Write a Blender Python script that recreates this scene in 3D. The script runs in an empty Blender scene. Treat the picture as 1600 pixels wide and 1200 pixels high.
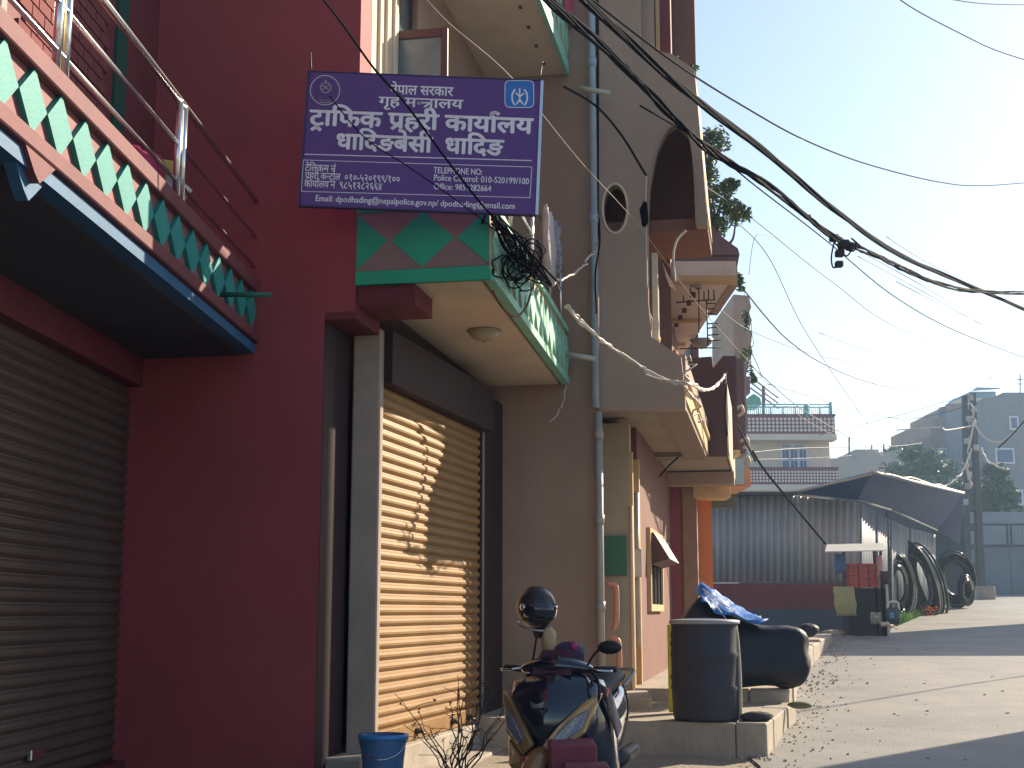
import bpy, bmesh, math, random
from mathutils import Vector, Matrix
R = math.radians
random.seed(7)
sc = bpy.context.scene
COL = sc.collection

# ------------------------------------------------------------------ camera, sky, sun, exposure
FPX = 2100.0; PITCH = math.atan(355/FPX); EYE = 1.5
cam = bpy.data.cameras.new('camera'); cam.sensor_width = 36; cam.lens = FPX/1600*36
cam.clip_end = 2000; cam.clip_start = .1
co = bpy.data.objects.new('camera', cam); COL.objects.link(co)
co.location = (0, 0, EYE); co.rotation_euler = (math.pi/2+PITCH, 0, 0)
sc.camera = co
SUN_AZ, SUN_EL = R(48), R(27)          # azimuth from +Y towards +X
world = bpy.data.worlds.new('World'); sc.world = world; world.use_nodes = True
wn = world.node_tree.nodes; wl = world.node_tree.links
sky = wn.new('ShaderNodeTexSky'); sky.sky_type = 'NISHITA'; sky.sun_disc = False
sky.sun_elevation = SUN_EL; sky.sun_rotation = SUN_AZ
sky.air_density = 1.0; sky.dust_density = .8; sky.ozone_density = 1.0
wl.new(sky.outputs[0], wn['Background'].inputs[0]); wn['Background'].inputs[1].default_value = .094
sun = bpy.data.lights.new('sun', 'SUN'); sun.energy = 5.0; sun.angle = R(.5); sun.color = (1, .86, .66)
so = bpy.data.objects.new('sun', sun); COL.objects.link(so)
sdir = Vector((math.sin(SUN_AZ)*math.cos(SUN_EL), math.cos(SUN_AZ)*math.cos(SUN_EL), math.sin(SUN_EL)))
so.rotation_euler = sdir.to_track_quat('Z', 'Y').to_euler(); so.location = (10, 10, 30)
sc.view_settings.view_transform = 'Standard'; sc.view_settings.look = 'None'
sc.view_settings.exposure = 1.0; sc.view_settings.gamma = 1; sc.view_settings.use_curve_mapping = False
sc.render.engine = 'CYCLES'
sc.cycles.max_bounces = 8; sc.cycles.volume_bounces = 0

# ------------------------------------------------------------------ geometry helpers
SP, CP = math.sin(PITCH), math.cos(PITCH)
def ray(u, v):
    k = (600-v)/FPX
    return Vector(((u-800)/FPX, CP-SP*k, SP+CP*k))
def P(u, v, Y):
    r = ray(u, v); return Vector((0, 0, EYE))+r*(Y/r.y)
def gz(y): return -.07+.04*y
def G(u, v, dz=0):                       # the point of the sloping ground seen there
    r = ray(u, v); t = (EYE+.07-dz)/(.04*r.y-r.z); return Vector((0, 0, EYE))+r*t
class Fr:                                # plan frame: x = out to the street, y = along the street
    def __init__(s, ox, oy, slope):
        th = math.atan(slope); s.th = th
        s.M = Matrix.Translation((ox, oy, 0)) @ Matrix.Rotation(-th, 4, 'Z'); s.I = s.M.inverted()
    def w(s, x, y, z): return s.M @ Vector((x, y, z))
    def hit(s, u, v, x=None, y=None, z=None):
        o = s.I @ Vector((0, 0, EYE)); d = s.I.to_3x3() @ ray(u, v)
        t = (x-o.x)/d.x if x is not None else (y-o.y)/d.y if y is not None else (z-o.z)/d.z
        return o+d*t
W = Fr(0, 0, 0)
F1 = Fr(-2.5, 9.05, .0423)
F2 = Fr(-1.04, 8.7, .19)

MATS = {}
def mat(name, col, rough=.8, metal=0, var=.12, scale=6, bump=.15, bscale=60, col2=None, coat=0, dirt=0, trans=0, spec=.5, stretch=None, bdist=.01, emis=None):
    if name in MATS: return MATS[name]
    m = bpy.data.materials.new(name); m.use_nodes = True; MATS[name] = m
    nt = m.node_tree; b = nt.nodes['Principled BSDF']; L = nt.links
    b.inputs['Roughness'].default_value = rough; b.inputs['Metallic'].default_value = metal
    b.inputs['Specular IOR Level'].default_value = spec
    b.inputs['Coat Weight'].default_value = coat
    if trans: b.inputs['Transmission Weight'].default_value = trans
    tc = nt.nodes.new('ShaderNodeTexCoord'); src = tc.outputs['Object']
    if stretch:
        mp = nt.nodes.new('ShaderNodeMapping'); mp.inputs['Scale'].default_value = stretch
        L.new(src, mp.inputs[0]); src = mp.outputs[0]
    n = nt.nodes.new('ShaderNodeTexNoise'); n.inputs['Scale'].default_value = scale; n.inputs['Detail'].default_value = 8
    n.inputs['Roughness'].default_value = .65; L.new(src, n.inputs[0])
    r = nt.nodes.new('ShaderNodeValToRGB'); L.new(n.outputs[0], r.inputs[0])
    c = Vector(col)
    c2 = Vector(col2) if col2 else c*(1-var)
    lo = c2; hi = c*(1+var) if not col2 else c
    r.color_ramp.elements[0].position = .3; r.color_ramp.elements[1].position = .7
    r.color_ramp.elements[0].color = (*lo, 1); r.color_ramp.elements[1].color = (*[min(1, q) for q in hi], 1)
    out = r.outputs[0]
    if dirt:
        n2 = nt.nodes.new('ShaderNodeTexNoise'); n2.inputs['Scale'].default_value = scale*.35; n2.inputs['Detail'].default_value = 10
        n2.inputs['Roughness'].default_value = .75
        mp2 = nt.nodes.new('ShaderNodeMapping'); mp2.inputs['Scale'].default_value = (1, 1, .3)
        L.new(tc.outputs['Object'], mp2.inputs[0]); L.new(mp2.outputs[0], n2.inputs[0])
        r2 = nt.nodes.new('ShaderNodeValToRGB'); r2.color_ramp.elements[0].position = .48; r2.color_ramp.elements[1].position = .75
        r2.color_ramp.elements[0].color = (0, 0, 0, 1); r2.color_ramp.elements[1].color = (dirt, dirt, dirt, 1)
        L.new(n2.outputs[0], r2.inputs[0])
        mx = nt.nodes.new('ShaderNodeMix'); mx.data_type = 'RGBA'
        L.new(r2.outputs[0], mx.inputs[0]); L.new(out, mx.inputs[6]); mx.inputs[7].default_value = (*(c*.35), 1)
        out = mx.outputs[2]
    L.new(out, b.inputs['Base Color'])
    if bump:
        n3 = nt.nodes.new('ShaderNodeTexNoise'); n3.inputs['Scale'].default_value = bscale; n3.inputs['Detail'].default_value = 6
        L.new(src, n3.inputs[0])
        bp = nt.nodes.new('ShaderNodeBump'); bp.inputs['Strength'].default_value = bump; bp.inputs['Distance'].default_value = bdist
        L.new(n3.outputs[0], bp.inputs['Height']); L.new(bp.outputs[0], b.inputs['Normal'])
    return m

RED = mat('red_plaster', (.35, .064, .070), .75, var=.1, scale=1.2, dirt=.35)
MAROON = mat('maroon_paint', (.17, .025, .035), .7, scale=3, dirt=.4)
SHADEM = mat('shaded_maroon_paint', (.03, .009, .012), .7, scale=3, dirt=.4)  # darker copy of the maroon, deep shade put into the colour
PINK = mat('faded_red_paint', (.27, .095, .10), .7, scale=8, dirt=.3)
TEAL = mat('teal_paint', (.02, .27, .24), .6, scale=5, dirt=.25)
GREEN = mat('green_paint', (.02, .42, .22), .6, scale=4, dirt=.25)
LITGREEN = mat('sunlit_green_paint', (.28, .62, .46), .6, scale=4, dirt=.2)  # sunlit copy of the green, brightness put into the colour
BLUE = mat('blue_trim_paint', (.03, .13, .26), .6, scale=4)
BROWN = mat('brown_plaster', (.40, .265, .195), .85, scale=.9, var=.1, dirt=.35)
GREYB = mat('grey_brown_plaster', (.40, .295, .235), .85, scale=.9, var=.1, dirt=.35)
CREAM = mat('cream_plaster', (.74, .61, .45), .8, scale=1.5, dirt=.2)
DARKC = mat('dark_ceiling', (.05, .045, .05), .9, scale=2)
TAN = mat('tan_paint', (.62, .42, .2), .7, scale=3, dirt=.2)
ORANGE = mat('orange_paint', (.72, .2, .05), .7, scale=3, dirt=.2)
STEEL = mat('stainless_steel', (.75, .75, .75), .22, 1, scale=30, bump=.02)
GSTEEL = mat('galvanised_sheet', (.5, .5, .5), .45, .7, scale=3, col2=(.3, .3, .31), bump=.05, dirt=.3)
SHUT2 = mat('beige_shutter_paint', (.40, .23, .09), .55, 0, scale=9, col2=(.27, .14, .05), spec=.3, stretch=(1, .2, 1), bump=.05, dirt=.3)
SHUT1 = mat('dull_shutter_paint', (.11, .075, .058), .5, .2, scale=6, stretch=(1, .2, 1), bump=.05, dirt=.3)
BLACK = mat('black_rubber', (.012, .012, .014), .55, scale=20, bump=.05)
WIRE = mat('black_cable', (.008, .009, .014), .9, bump=0, spec=.1)
WWIRE = mat('pale_cable', (.6, .52, .45), .6, bump=0)
CONC = mat('concrete', (.42, .36, .29), .9, scale=4, var=.2, bump=.4, bscale=90, dirt=.5)
WHITE = mat('white_paint', (.78, .76, .72), .6, scale=6, dirt=.15)
PVC = mat('grey_pvc_pipe', (.36, .45, .55), .4, scale=5, bump=.02)
WOOD = mat('dark_maroon_wood', (.1, .03, .03), .5, scale=12, stretch=(6, 6, 1))
GLASS = mat('window_glass', (.10, .14, .16), .12, scale=2, bump=.03, bscale=5, spec=.8)

class MB:
    def __init__(s, fr=W): s.v = []; s.f = []; s.mi = []; s.fr = fr; s.cur = 0; s.sm = []
    def face(s, pts, smooth=False):
        n = len(s.v)
        for p in pts: s.v.append(s.fr.w(*p))
        s.f.append(tuple(range(n, n+len(pts)))); s.mi.append(s.cur); s.sm.append(smooth)
    def poly(s, vs, fs, smooth=False):
        n = len(s.v)
        for p in vs: s.v.append(s.fr.w(*p))
        for f in fs: s.f.append(tuple(n+i for i in f)); s.mi.append(s.cur); s.sm.append(smooth)
    def box(s, x0, x1, y0, y1, z0, z1):
        vs = [(x, y, z) for x in (x0, x1) for y in (y0, y1) for z in (z0, z1)]
        s.poly(vs, [(0, 1, 3, 2), (4, 6, 7, 5), (0, 4, 5, 1), (2, 3, 7, 6), (0, 2, 6, 4), (1, 5, 7, 3)]); return s
    def hexa(s, b, t):                    # bottom 4 and top 4 points, same winding
        s.poly(list(b)+list(t), [(3, 2, 1, 0), (4, 5, 6, 7)]+[(i, (i+1) % 4, (i+1) % 4+4, i+4) for i in range(4)]); return s
    def prism(s, pts, off):
        n = len(pts); o = Vector(off); vs = [Vector(p) for p in pts]; vs += [p+o for p in vs]
        s.poly(vs, [tuple(range(n)), tuple(range(2*n-1, n-1, -1))]+[(i, i+n, (i+1) % n+n, (i+1) % n) for i in range(n)]); return s
    def tube(s, pts, r, n=8, cap=True, r1=None):
        pts = [Vector(p) for p in pts]; m = len(pts); vs = []; prev = None
        for i, p in enumerate(pts):
            d = (pts[min(i+1, m-1)]-pts[max(i-1, 0)])
            d = d.normalized() if d.length > 1e-9 else Vector((0, 0, 1))
            if prev is None:
                a = Vector((0, 0, 1)) if abs(d.z) < .9 else Vector((1, 0, 0)); x = d.cross(a).normalized()
            else:
                x = (prev-d*prev.dot(d)).normalized()
            prev = x; y = d.cross(x)
            rr = r[i] if isinstance(r, (list, tuple)) else r
            for k in range(n):
                t = 2*math.pi*k/n; vs.append(p+x*math.cos(t)*rr+y*math.sin(t)*rr)
        fs = [(i*n+k, i*n+(k+1) % n, (i+1)*n+(k+1) % n, (i+1)*n+k) for i in range(m-1) for k in range(n)]
        s.poly(vs, fs, True)
        if cap:
            b = len(s.v)-len(vs)
            s.f += [tuple(b+k for k in range(n-1, -1, -1)), tuple(b+(m-1)*n+k for k in range(n))]; s.mi += [s.cur]*2; s.sm += [False]*2
        return s
    def lathe(s, c, prof, n=20, ax=None):  # prof: (radius, height) list, around z through c
        vs = []
        for (r, h) in prof:
            for k in range(n):
                t = 2*math.pi*k/n; q = Vector((r*math.cos(t), r*math.sin(t), h))
                if ax is not None: q = ax @ q
                vs.append(Vector(c)+q)
        m = len(prof)
        s.poly(vs, [(i*n+k, i*n+(k+1) % n, (i+1)*n+(k+1) % n, (i+1)*n+k) for i in range(m-1) for k in range(n)], True); return s
    def loft(s, rings, smooth=True, closed=True, caps=True):
        n = len(rings[0]); vs = [p for r in rings for p in r]; m = len(rings)
        fs = [(i*n+k, i*n+(k+1) % n, (i+1)*n+(k+1) % n, (i+1)*n+k) for i in range(m-1) for k in range(n if closed else n-1)]
        if caps: fs += [tuple(range(n-1, -1, -1)), tuple((m-1)*n+k for k in range(n))]
        s.poly(vs, fs, smooth); return s
    def build(s, name, material, parent=None, bevel=0, recalc=True, kind=None, sub=0, label=None):
        me = bpy.data.meshes.new(name)
        inv = WM(parent).inverted() if parent else None
        me.from_pydata([inv @ v if inv else v for v in s.v], [], s.f)
        for m in (material if isinstance(material, list) else [material]): me.materials.append(m)
        for p, i, q in zip(me.polygons, s.mi, s.sm): p.material_index = i; p.use_smooth = q
        if recalc or bevel:
            bm = bmesh.new(); bm.from_mesh(me)
            bmesh.ops.recalc_face_normals(bm, faces=bm.faces)
            if bevel: bmesh.ops.bevel(bm, geom=bm.edges[:], offset=bevel, segments=1, affect='EDGES', clamp_overlap=True)
            bm.to_mesh(me); bm.free()
        o = bpy.data.objects.new(name, me); COL.objects.link(o)
        if sub:
            md = o.modifiers.new('sub', 'SUBSURF'); md.levels = md.render_levels = sub
        if parent: o.parent = parent
        if kind: o['kind'] = kind
        if label: o['label'] = label
        return o
def WM(o):
    m = Matrix.LocRotScale(o.location, o.rotation_euler, o.scale)
    return WM(o.parent) @ m if o.parent else m
def thing(name, label, cat, loc, rz=0, group=None):
    o = bpy.data.objects.new(name, None); COL.objects.link(o); o.empty_display_size = .1
    o.location = Vector(loc); o.rotation_euler = (0, 0, rz)
    o['label'] = label; o['category'] = cat
    if group: o['group'] = group
    return o
def tag(o, label, cat, group=None):
    o['label'] = label; o['category'] = cat
    if group: o['group'] = group
    return o
def struct(o): o['kind'] = 'structure'; return o
def copypart(o, parent, loc=None, name=None):
    c = o.copy(); COL.objects.link(c); c.parent = parent
    if loc is not None: c.location = loc
    return c
def plate(fr, outlines, to3, off, name, material, parent):
    """flat plate with holes: first outline is the rim, others are holes; to3 maps (a,b) to frame coords, off = thickness vector"""
    c = bpy.data.curves.new('tmp', 'CURVE'); c.dimensions = '2D'; c.fill_mode = 'BOTH'
    for ol in outlines:
        sp = c.splines.new('POLY'); sp.points.add(len(ol)-1); sp.use_cyclic_u = True
        for p, q in zip(sp.points, ol): p.co = (q[0], q[1], 0, 1)
    o = bpy.data.objects.new('tmp', c); COL.objects.link(o)
    bpy.context.view_layer.update()
    me = bpy.data.meshes.new_from_object(o.evaluated_get(bpy.context.evaluated_depsgraph_get()))
    bpy.data.objects.remove(o); bpy.data.curves.remove(c)
    bm = bmesh.new(); bm.from_mesh(me); bmesh.ops.remove_doubles(bm, verts=bm.verts, dist=1e-5)
    ex = bmesh.ops.extrude_face_region(bm, geom=bm.faces[:])
    front = set(e for e in ex['geom'] if isinstance(e, bmesh.types.BMVert))
    ofv = Vector(off); inv = WM(parent).inverted() if parent else Matrix()
    for v in bm.verts:
        p = Vector(to3(v.co.x, v.co.y))
        if v in front: p = p+ofv
        v.co = inv @ fr.w(*p)
    bmesh.ops.recalc_face_normals(bm, faces=bm.faces)
    bm.to_mesh(me); bm.free(); me.name = name; me.materials.clear(); me.materials.append(material)
    o = bpy.data.objects.new(name, me); COL.objects.link(o)
    if parent: o.parent = parent
    return o
def catmull(pts, n=8):
    pts = [Vector(p) for p in pts]; out = []
    for i in range(len(pts)-1):
        p0, p1, p2, p3 = pts[max(i-1, 0)], pts[i], pts[i+1], pts[min(i+2, len(pts)-1)]
        for k in range(n):
            t = k/n
            out.append(.5*((2*p1)+(-p0+p2)*t+(2*p0-5*p1+4*p2-p3)*t*t+(-p0+3*p1-3*p2+p3)*t**3))
    out.append(pts[-1]); return out

# ------------------------------------------------------------------ ground and road
GROUND = mat('dusty_earth', (.34, .28, .21), .95, scale=1.2, var=.25, bump=.6, bscale=30, bdist=.02)
ROAD = mat('dusty_asphalt', (.36, .33, .29), .6, scale=.9, col2=(.23, .22, .205), bump=.6, bscale=60, bdist=.012, dirt=.35)
def ground_sheet(name, x0, x1, y0, y1, nx, ny, dz, m, amp=0, edge=None):
    mb = MB(); vs = []
    for j in range(ny+1):
        for i in range(nx+1):
            x = x0+(x1-x0)*i/nx; y = y0+(y1-y0)*j/ny
            if edge and i == 0: x = edge(y)
            z = (gz(y) if y < 60 else gz(60)+(y-60)*.05)+dz
            z += amp*(math.sin(x*3.1+y*1.7)+math.sin(y*2.3-x*1.1))
            vs.append((x, y, z))
    fs = [(j*(nx+1)+i, j*(nx+1)+i+1, (j+1)*(nx+1)+i+1, (j+1)*(nx+1)+i) for j in range(ny) for i in range(nx)]
    mb.poly(vs, fs); return struct(mb.build(name, m, recalc=False))
struct(ground_sheet('ground', -200, 300, -20, 600, 4, 62, -.02, GROUND))
def redge(y):
    pts = [(-20, -.6), (8, .9), (11, 2.06), (13.4, 2.78), (16, 3.4), (19, 4.1), (26, 6.1), (30, 8.2), (40, 13.5), (52, 18.5), (61, 20)]
    for (a, b), (c, d) in zip(pts, pts[1:]):
        if y <= c: return b+(d-b)*(y-a)/(c-a)+.05*math.sin(y*5)+.03*math.sin(y*13)
    return 20
ground_sheet('road', 0, 30, -20, 60, 16, 320, 0.0, ROAD, .002, redge)

# small grit along the road's edge
mb = MB()
for i in range(700):
    y = random.uniform(9.6, 30); x = redge(y)+random.gauss(.0, .2)+.05; s = random.uniform(.006, .022)*(1 if y < 16 else 1.6)
    z = gz(y); a = random.random()*6
    pts = [(x+math.cos(a+q*2.1)*s*random.uniform(.7, 1.2), y+math.sin(a+q*2.1)*s, z) for q in range(3)]
    mb.poly(pts+[(x, y, z+s*.9)], [(0, 1, 3), (1, 2, 3), (2, 0, 3)])
o = mb.build('gravel', CONC, kind='stuff'); tag(o, 'loose grit and crumbs along the dusty road edge', 'gravel'); 

mb = MB()
for i in range(110):
    y = random.uniform(10, 24); x = redge(y)+abs(random.gauss(0, 1.3))+.1; s_ = random.choice((.006, .008, .010, .014, .024)); z = gz(y)+.002; a = random.random()*6
    mb.poly([(x+math.cos(a+q*2.1)*s_*random.uniform(.6, 1.6), y+math.sin(a+q*2.1)*s_*1.4, z) for q in range(3)]+[(x, y, z+s_*.45)], [(0, 1, 3), (1, 2, 3), (2, 0, 3)])
o = mb.build('litter', mat('dry_litter', (.16, .11, .07), .9, scale=9), kind='stuff'); tag(o, 'dry leaf crumbs scattered over the open road surface', 'litter')

# ------------------------------------------------------------------ pavement blocks in front of the houses
corner = G(1198, 1182)
kerb = Fr(corner.x, corner.y, .30)
zt1 = P(1197, 1130, corner.y).z
pav = thing('pavement_step', 'nearest raised concrete doorstep platform with worn kerb at the road corner', 'pavement', (corner.x, corner.y, gz(corner.y)))
del pav['label']; del pav['category']; pav['kind'] = 'structure'
# slab top reaches left to the facades; right edge follows the kerb line
def slabpart(fr, y0, y1, xl, z1, z0, xr0=0, xr1=0):
    mb = MB(fr); mb.hexa([(xl, y0, z0), (xr0, y0, z0), (xr1, y1, z0), (xl, y1, z0)], [(xl, y0, z1), (xr0, y0, z1), (xr1, y1, z1), (xl, y1, z1)]); return mb
ys = [0, .5, 1.1, 1.8, 2.55]
for i in range(4):
    j0 = random.uniform(-.012, .012)
    # kerb stones
    m_ = MB(kerb); m_.box(-.24, j0, ys[i]+.006, ys[i+1]-.006, gz(corner.y)-.3, zt1+random.uniform(-.006, .004))
    m_.build('kerb_stone', CONC, pav, bevel=.012)
mb = slabpart(kerb, 0, 2.55, -3.2, zt1-.006, gz(corner.y)-.3, -.245, -.245); mb.build('paving', CONC, pav)
pav2 = thing('pavement_step', '', '', kerb.w(0, 2.6, gz(13.5))); del pav2['label']; del pav2['category']; pav2['kind'] = 'structure'
zt2 = P(1241, 1082, 13.45).z+.03
kerb2 = Fr(*(kerb.w(-.04, 2.56, 0).xy), .235)
ys = [0, 1.0, 2.1, 3.3, 4.5, 5.5]
for i in range(5):
    m_ = MB(kerb2); j0 = random.uniform(-.03, .02)
    m_.box(-.4, j0, ys[i]+.008, ys[i+1]-.008, gz(12)-.3, zt2+.025*i+random.uniform(-.006, .004)); m_.build('kerb_stone', CONC, pav2, bevel=.02)
slabpart(kerb2, 0, 5.5, -4, zt2-.006, 0, -.405, -.405).build('paving', CONC, pav2)
c3 = G(1259, 1050); k3 = Fr(c3.x, c3.y, .295); zt3 = P(1262, 1012, c3.y).z
pav3 = thing('pavement_step', '', '', (c3.x, c3.y, gz(c3.y))); del pav3['label']; del pav3['category']; pav3['kind'] = 'structure'
ys = [0, 1.6, 3.2, 5.0, 7.0]
for i in range(4):
    m_ = MB(k3); j0 = random.uniform(-.03, .03)
    m_.box(-.3, j0, ys[i]+.01, ys[i+1]-.01, gz(c3.y)-.3, zt3+.02*i+random.uniform(-.02, .01)); m_.build('kerb_stone', CONC, pav3, bevel=.02)
slabpart(k3, 0, 7.0, -5, zt3-.006, 0, -.305, -.305).build('paving', CONC, pav3)
zt4 = P(1304, 990, 22).z
# ------------------------------------------------------------------ red building (nearest, left)
b1 = thing('red_building', 'dark red shop house at the left with steel railed balcony and teal diamonds', 'building', F1.w(0, 0, .2))
FW = .0
shz0, shz1 = .55, 3.0
mb = MB(F1); mb.box(-.35, 0, -6, -.0, 3.0, 9.5); mb.box(-.35, 0, -6, -4.2, 0, 3.0); mb.box(-4, -.35, -6, 0, 0, 9.5)
mb.box(-.35, .0, -4.2, 0, 0, shz0)
mb.build('wall', MAROON, b1)
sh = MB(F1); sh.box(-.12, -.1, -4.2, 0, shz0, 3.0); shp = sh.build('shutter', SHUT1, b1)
def slat_mesh(fr_y0, fr_y1, h, out=.022):
    prof = [(0, 0), (out*.35, .06*h), (out*.95, .3*h), (out, .5*h), (out*.8, .72*h), (out*.25, .84*h), (out*.12, h), (0, h)]
    mb = MB(); vs = [(x, fr_y0, z) for x, z in prof]+[(x, fr_y1, z) for x, z in prof]; n = len(prof)
    mb.poly(vs, [(i, i+1, i+1+n, i+n) for i in range(n-1)]); mb.face([vs[i] for i in range(n)]); mb.face([vs[n+i] for i in range(n)])
    return mb
H = .077
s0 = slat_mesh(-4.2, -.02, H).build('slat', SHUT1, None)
s0.parent = shp; inv = WM(b1).inverted()
nsl = int((shz1-shz0)/H)
# slats sit in the shutter's own coordinates
for i in range(nsl):
    o = s0 if i == 0 else copypart(s0, shp)
    wp = F1.w(-.1, 0, shz0+i*H); o.location = inv @ wp; o.rotation_euler = (0, 0, -F1.th)
m_ = MB(F1); q = F1.hit(55, 1178, x=-.07); m_.box(-.08, -.05, q.y-.1, q.y+.1, q.z-.03, q.z+.03); m_.build('lock', STEEL, shp, bevel=.006)
# balcony
B1X = F1.hit(410, 500, y=-.12).x
FY0, FY1 = -6, -.02
mb = MB(F1); mb.box(0, B1X-.045, FY0, FY1, 3.26, 3.64); bal = mb.build('balcony', PINK, b1)
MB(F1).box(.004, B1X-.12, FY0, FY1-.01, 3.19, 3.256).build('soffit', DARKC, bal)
MB(F1).box(B1X-.06, B1X, FY0, FY1, 3.60, 3.69).build('top_beam', mat('worn_red_paint', (.19, .05, .055), .7, scale=6, dirt=.4), bal, bevel=.006)
MB(F1).box(B1X-.06, B1X, FY0, FY1, 3.27, 3.345).build('bottom_beam', MATS['worn_red_paint'], bal, bevel=.006)
MB(F1).box(B1X-.118, B1X-.03, FY0, FY1, 3.20, 3.262).build('blue_trim', BLUE, bal)
q = F1.hit(75, 265, x=B1X)               # pointed drop under the beam
for nm, mt, xx, z1, z0, w_ in (('beam_drop', MATS['worn_red_paint'], B1X-.01, 3.275, 3.16, .16), ('trim_drop', BLUE, B1X-.05, 3.21, 3.09, .15)):
    yy = q.y-.05
    MB(F1).prism([(xx, yy-w_, z1), (xx, yy-w_*.35, z0+.03), (xx, yy, z0), (xx, yy+w_*.35, z0+.04), (xx, yy+w_, z1)], (-.05, 0, 0)).build(nm, mt, bal)
DS = .2825
y0 = F1.hit(15, 100, x=B1X).y
d0 = None
for i in range(-1, 16):
    yc = y0+i*DS
    if yc > -.15: break
    if d0 is None:
        m_ = MB(F1); m_.prism([(B1X-.02, yc-DS/2+.004, 3.47), (B1X-.02, yc, 3.605), (B1X-.02, yc+DS/2-.004, 3.47), (B1X-.02, yc, 3.335)], (-.028, 0, 0))
        d0 = m_.build('diamond', TEAL, bal); base = yc
    else:
        c = copypart(d0, bal); c.location = F1.M.to_3x3() @ Vector((0, yc-base, 0))
# railing
rail = MB(F1)
for z in (4.26, 4.01, 3.80):
    r_ = MB(F1); r_.tube([(B1X-.05, FY0, z), (B1X-.05, FY1-.15, z)], .019 if z > 4.2 else .012); r_.build('rail', STEEL, b1)
for (u, v) in ((97, 60), (282, 230), (404, 345)):
    yy = F1.hit(u, v, x=B1X-.05).y
    for dd in (-.045, .045):
        r_ = MB(F1); r_.tube([(B1X-.05, yy+dd, 3.69), (B1X-.05, yy+dd, 4.26)], .02, 10); r_.build('post', STEEL, b1)
    r_ = MB(F1); r_.tube([(B1X-.05, yy, 3.70), (B1X-.05, yy, 4.22)], .011, 8); r_.build('post', mat('brass_rust', (.5, .3, .12), .5, .5), b1)
# upstairs door and brick facing behind the railing
dr = MB(F1); q0 = F1.hit(150, 60, x=0); dr.box(0, .03, -3.6, -2.6, 3.69, 6.0); dd = dr.build('door', WOOD, b1)
MB(F1).box(.03, .045, -3.5, -3.15, 3.9, 5.8).build('panel', mat('dark_glass', (.03, .03, .05), .2), dd)
MB(F1).box(.03, .045, -3.05, -2.7, 3.9, 5.8).build('panel', MATS['dark_glass'], dd)
gl = MB(F1); gl.box(0, .02, -.95, -.75, 3.8, 6); gl.build('curtain', mat('dark_green_cloth', (.01, .07, .05), .9), b1)
br = None
BRK = mat('brick_red', (.22, .05, .05), .85, scale=10, dirt=.3)
for j in range(26):
    for i in range(9):
        yy = -2.35+i*.168+(.084 if j % 2 else 0); zz = 3.72+j*.078
        if yy > -1.1: continue
        if br is None:
            br = MB(F1).box(.002, .02, -.078, .078, 0, .066).build('brick', BRK, b1); brl = F1.w(0, 0, 0)
            br.location = F1.M.to_3x3() @ Vector((0, yy, zz))
        else:
            c = copypart(br, b1); c.location = F1.M.to_3x3() @ Vector((0, yy, zz))
# drain stub
q = F1.hit(352, 460, x=B1X)
MB(F1).tube([(B1X-.05, q.y, q.z), (B1X+.28, q.y-.02, q.z-.01)], .016, 10).build('drain_spout', mat('green_pipe', (.02, .12, .08), .5), b1)
# sacks on the balcony
def blob(fr, c, sx, sy, sz, seed, n=14, m=9, amp=.12):
    rnd = random.Random(seed); ph = [rnd.uniform(0, 6) for _ in range(6)]; mb = MB(fr); rings = []
    for j in range(1, m):
        th = math.pi*j/m; ring = []
        for k in range(n):
            t = 2*math.pi*k/n
            rr = 1+amp*(math.sin(3*t+ph[0]+2*th)+math.sin(5*t+ph[1]-3*th)+.6*math.sin(9*t+ph[2]+5*th))
            ring.append((c[0]+sx*math.sin(th)*math.cos(t)*rr, c[1]+sy*math.sin(th)*math.sin(t)*rr, c[2]+sz*math.cos(th)*(1+amp*.5*math.sin(4*t+ph[3]))))
        rings.append(ring)
    mb.loft(rings); return mb
q = F1.hit(222, 215, x=B1X-.28)
t = thing('sack', 'magenta plastic sack on the balcony floor behind the steel railing', 'sack', F1.w(q.x, q.y, 3.69))
blob(F1, (q.x, q.y, 3.84), .14, .26, .17, 1).build('bag', mat('magenta_plastic', (.35, .02, .09), .5), t)
q = F1.hit(256, 240, x=B1X-.2)
t = thing('sack', 'crumpled white and yellow printed bag tied beside the railing post', 'sack', F1.w(q.x, q.y, 3.69))
m_ = blob(F1, (q.x, q.y, 3.80), .12, .15, .12, 2, amp=.2); m_.build('bag', mat('white_sack', (.75, .72, .65), .6, col2=(.2, .18, .16), scale=14), t)
m_ = blob(F1, (q.x, q.y-.02, 3.93), .09, .12, .06, 4, amp=.2); m_.build('cloth', mat('yellow_cloth', (.55, .42, .12), .8), t)

# ------------------------------------------------------------------ brown building (middle) with the beige shutter
b2 = thing('brown_building', 'brown shop house with red side wall, green diamond balcony and sunlit beige shutter', 'building', F2.w(0, 0, .2))
ZS = 3.46
mb = MB(F2); mb.box(-4.5, 0, 0, .25, ZS, 11); mb.box(-4.5, -.21, 0, .25, 0, ZS); mb.build('side_wall', RED, b2)
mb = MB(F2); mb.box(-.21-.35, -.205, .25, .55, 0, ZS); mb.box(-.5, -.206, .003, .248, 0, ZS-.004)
mb.build('dark_pier', SHADEM, b2)
MB(F2).box(-.213, .004, .002, .56, ZS-.05, 3.64).build('lintel_beam', MAROON, b2)
MB(F2).box(.004, .40, .03, .5, 3.50, 3.636).build('lintel_beam', MAROON, b2)
pil = MB(F2); x0 = F2.hit(547, 800, y=.55).x; x1 = F2.hit(591, 800, y=.55).x
pil.box(x0, x1, .55, .64, .2, ZS); pil.build('pillar', mat('tan_pillar_plaster', (.45, .35, .28), .85, scale=3, dirt=.3), b2, bevel=.01)
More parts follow.
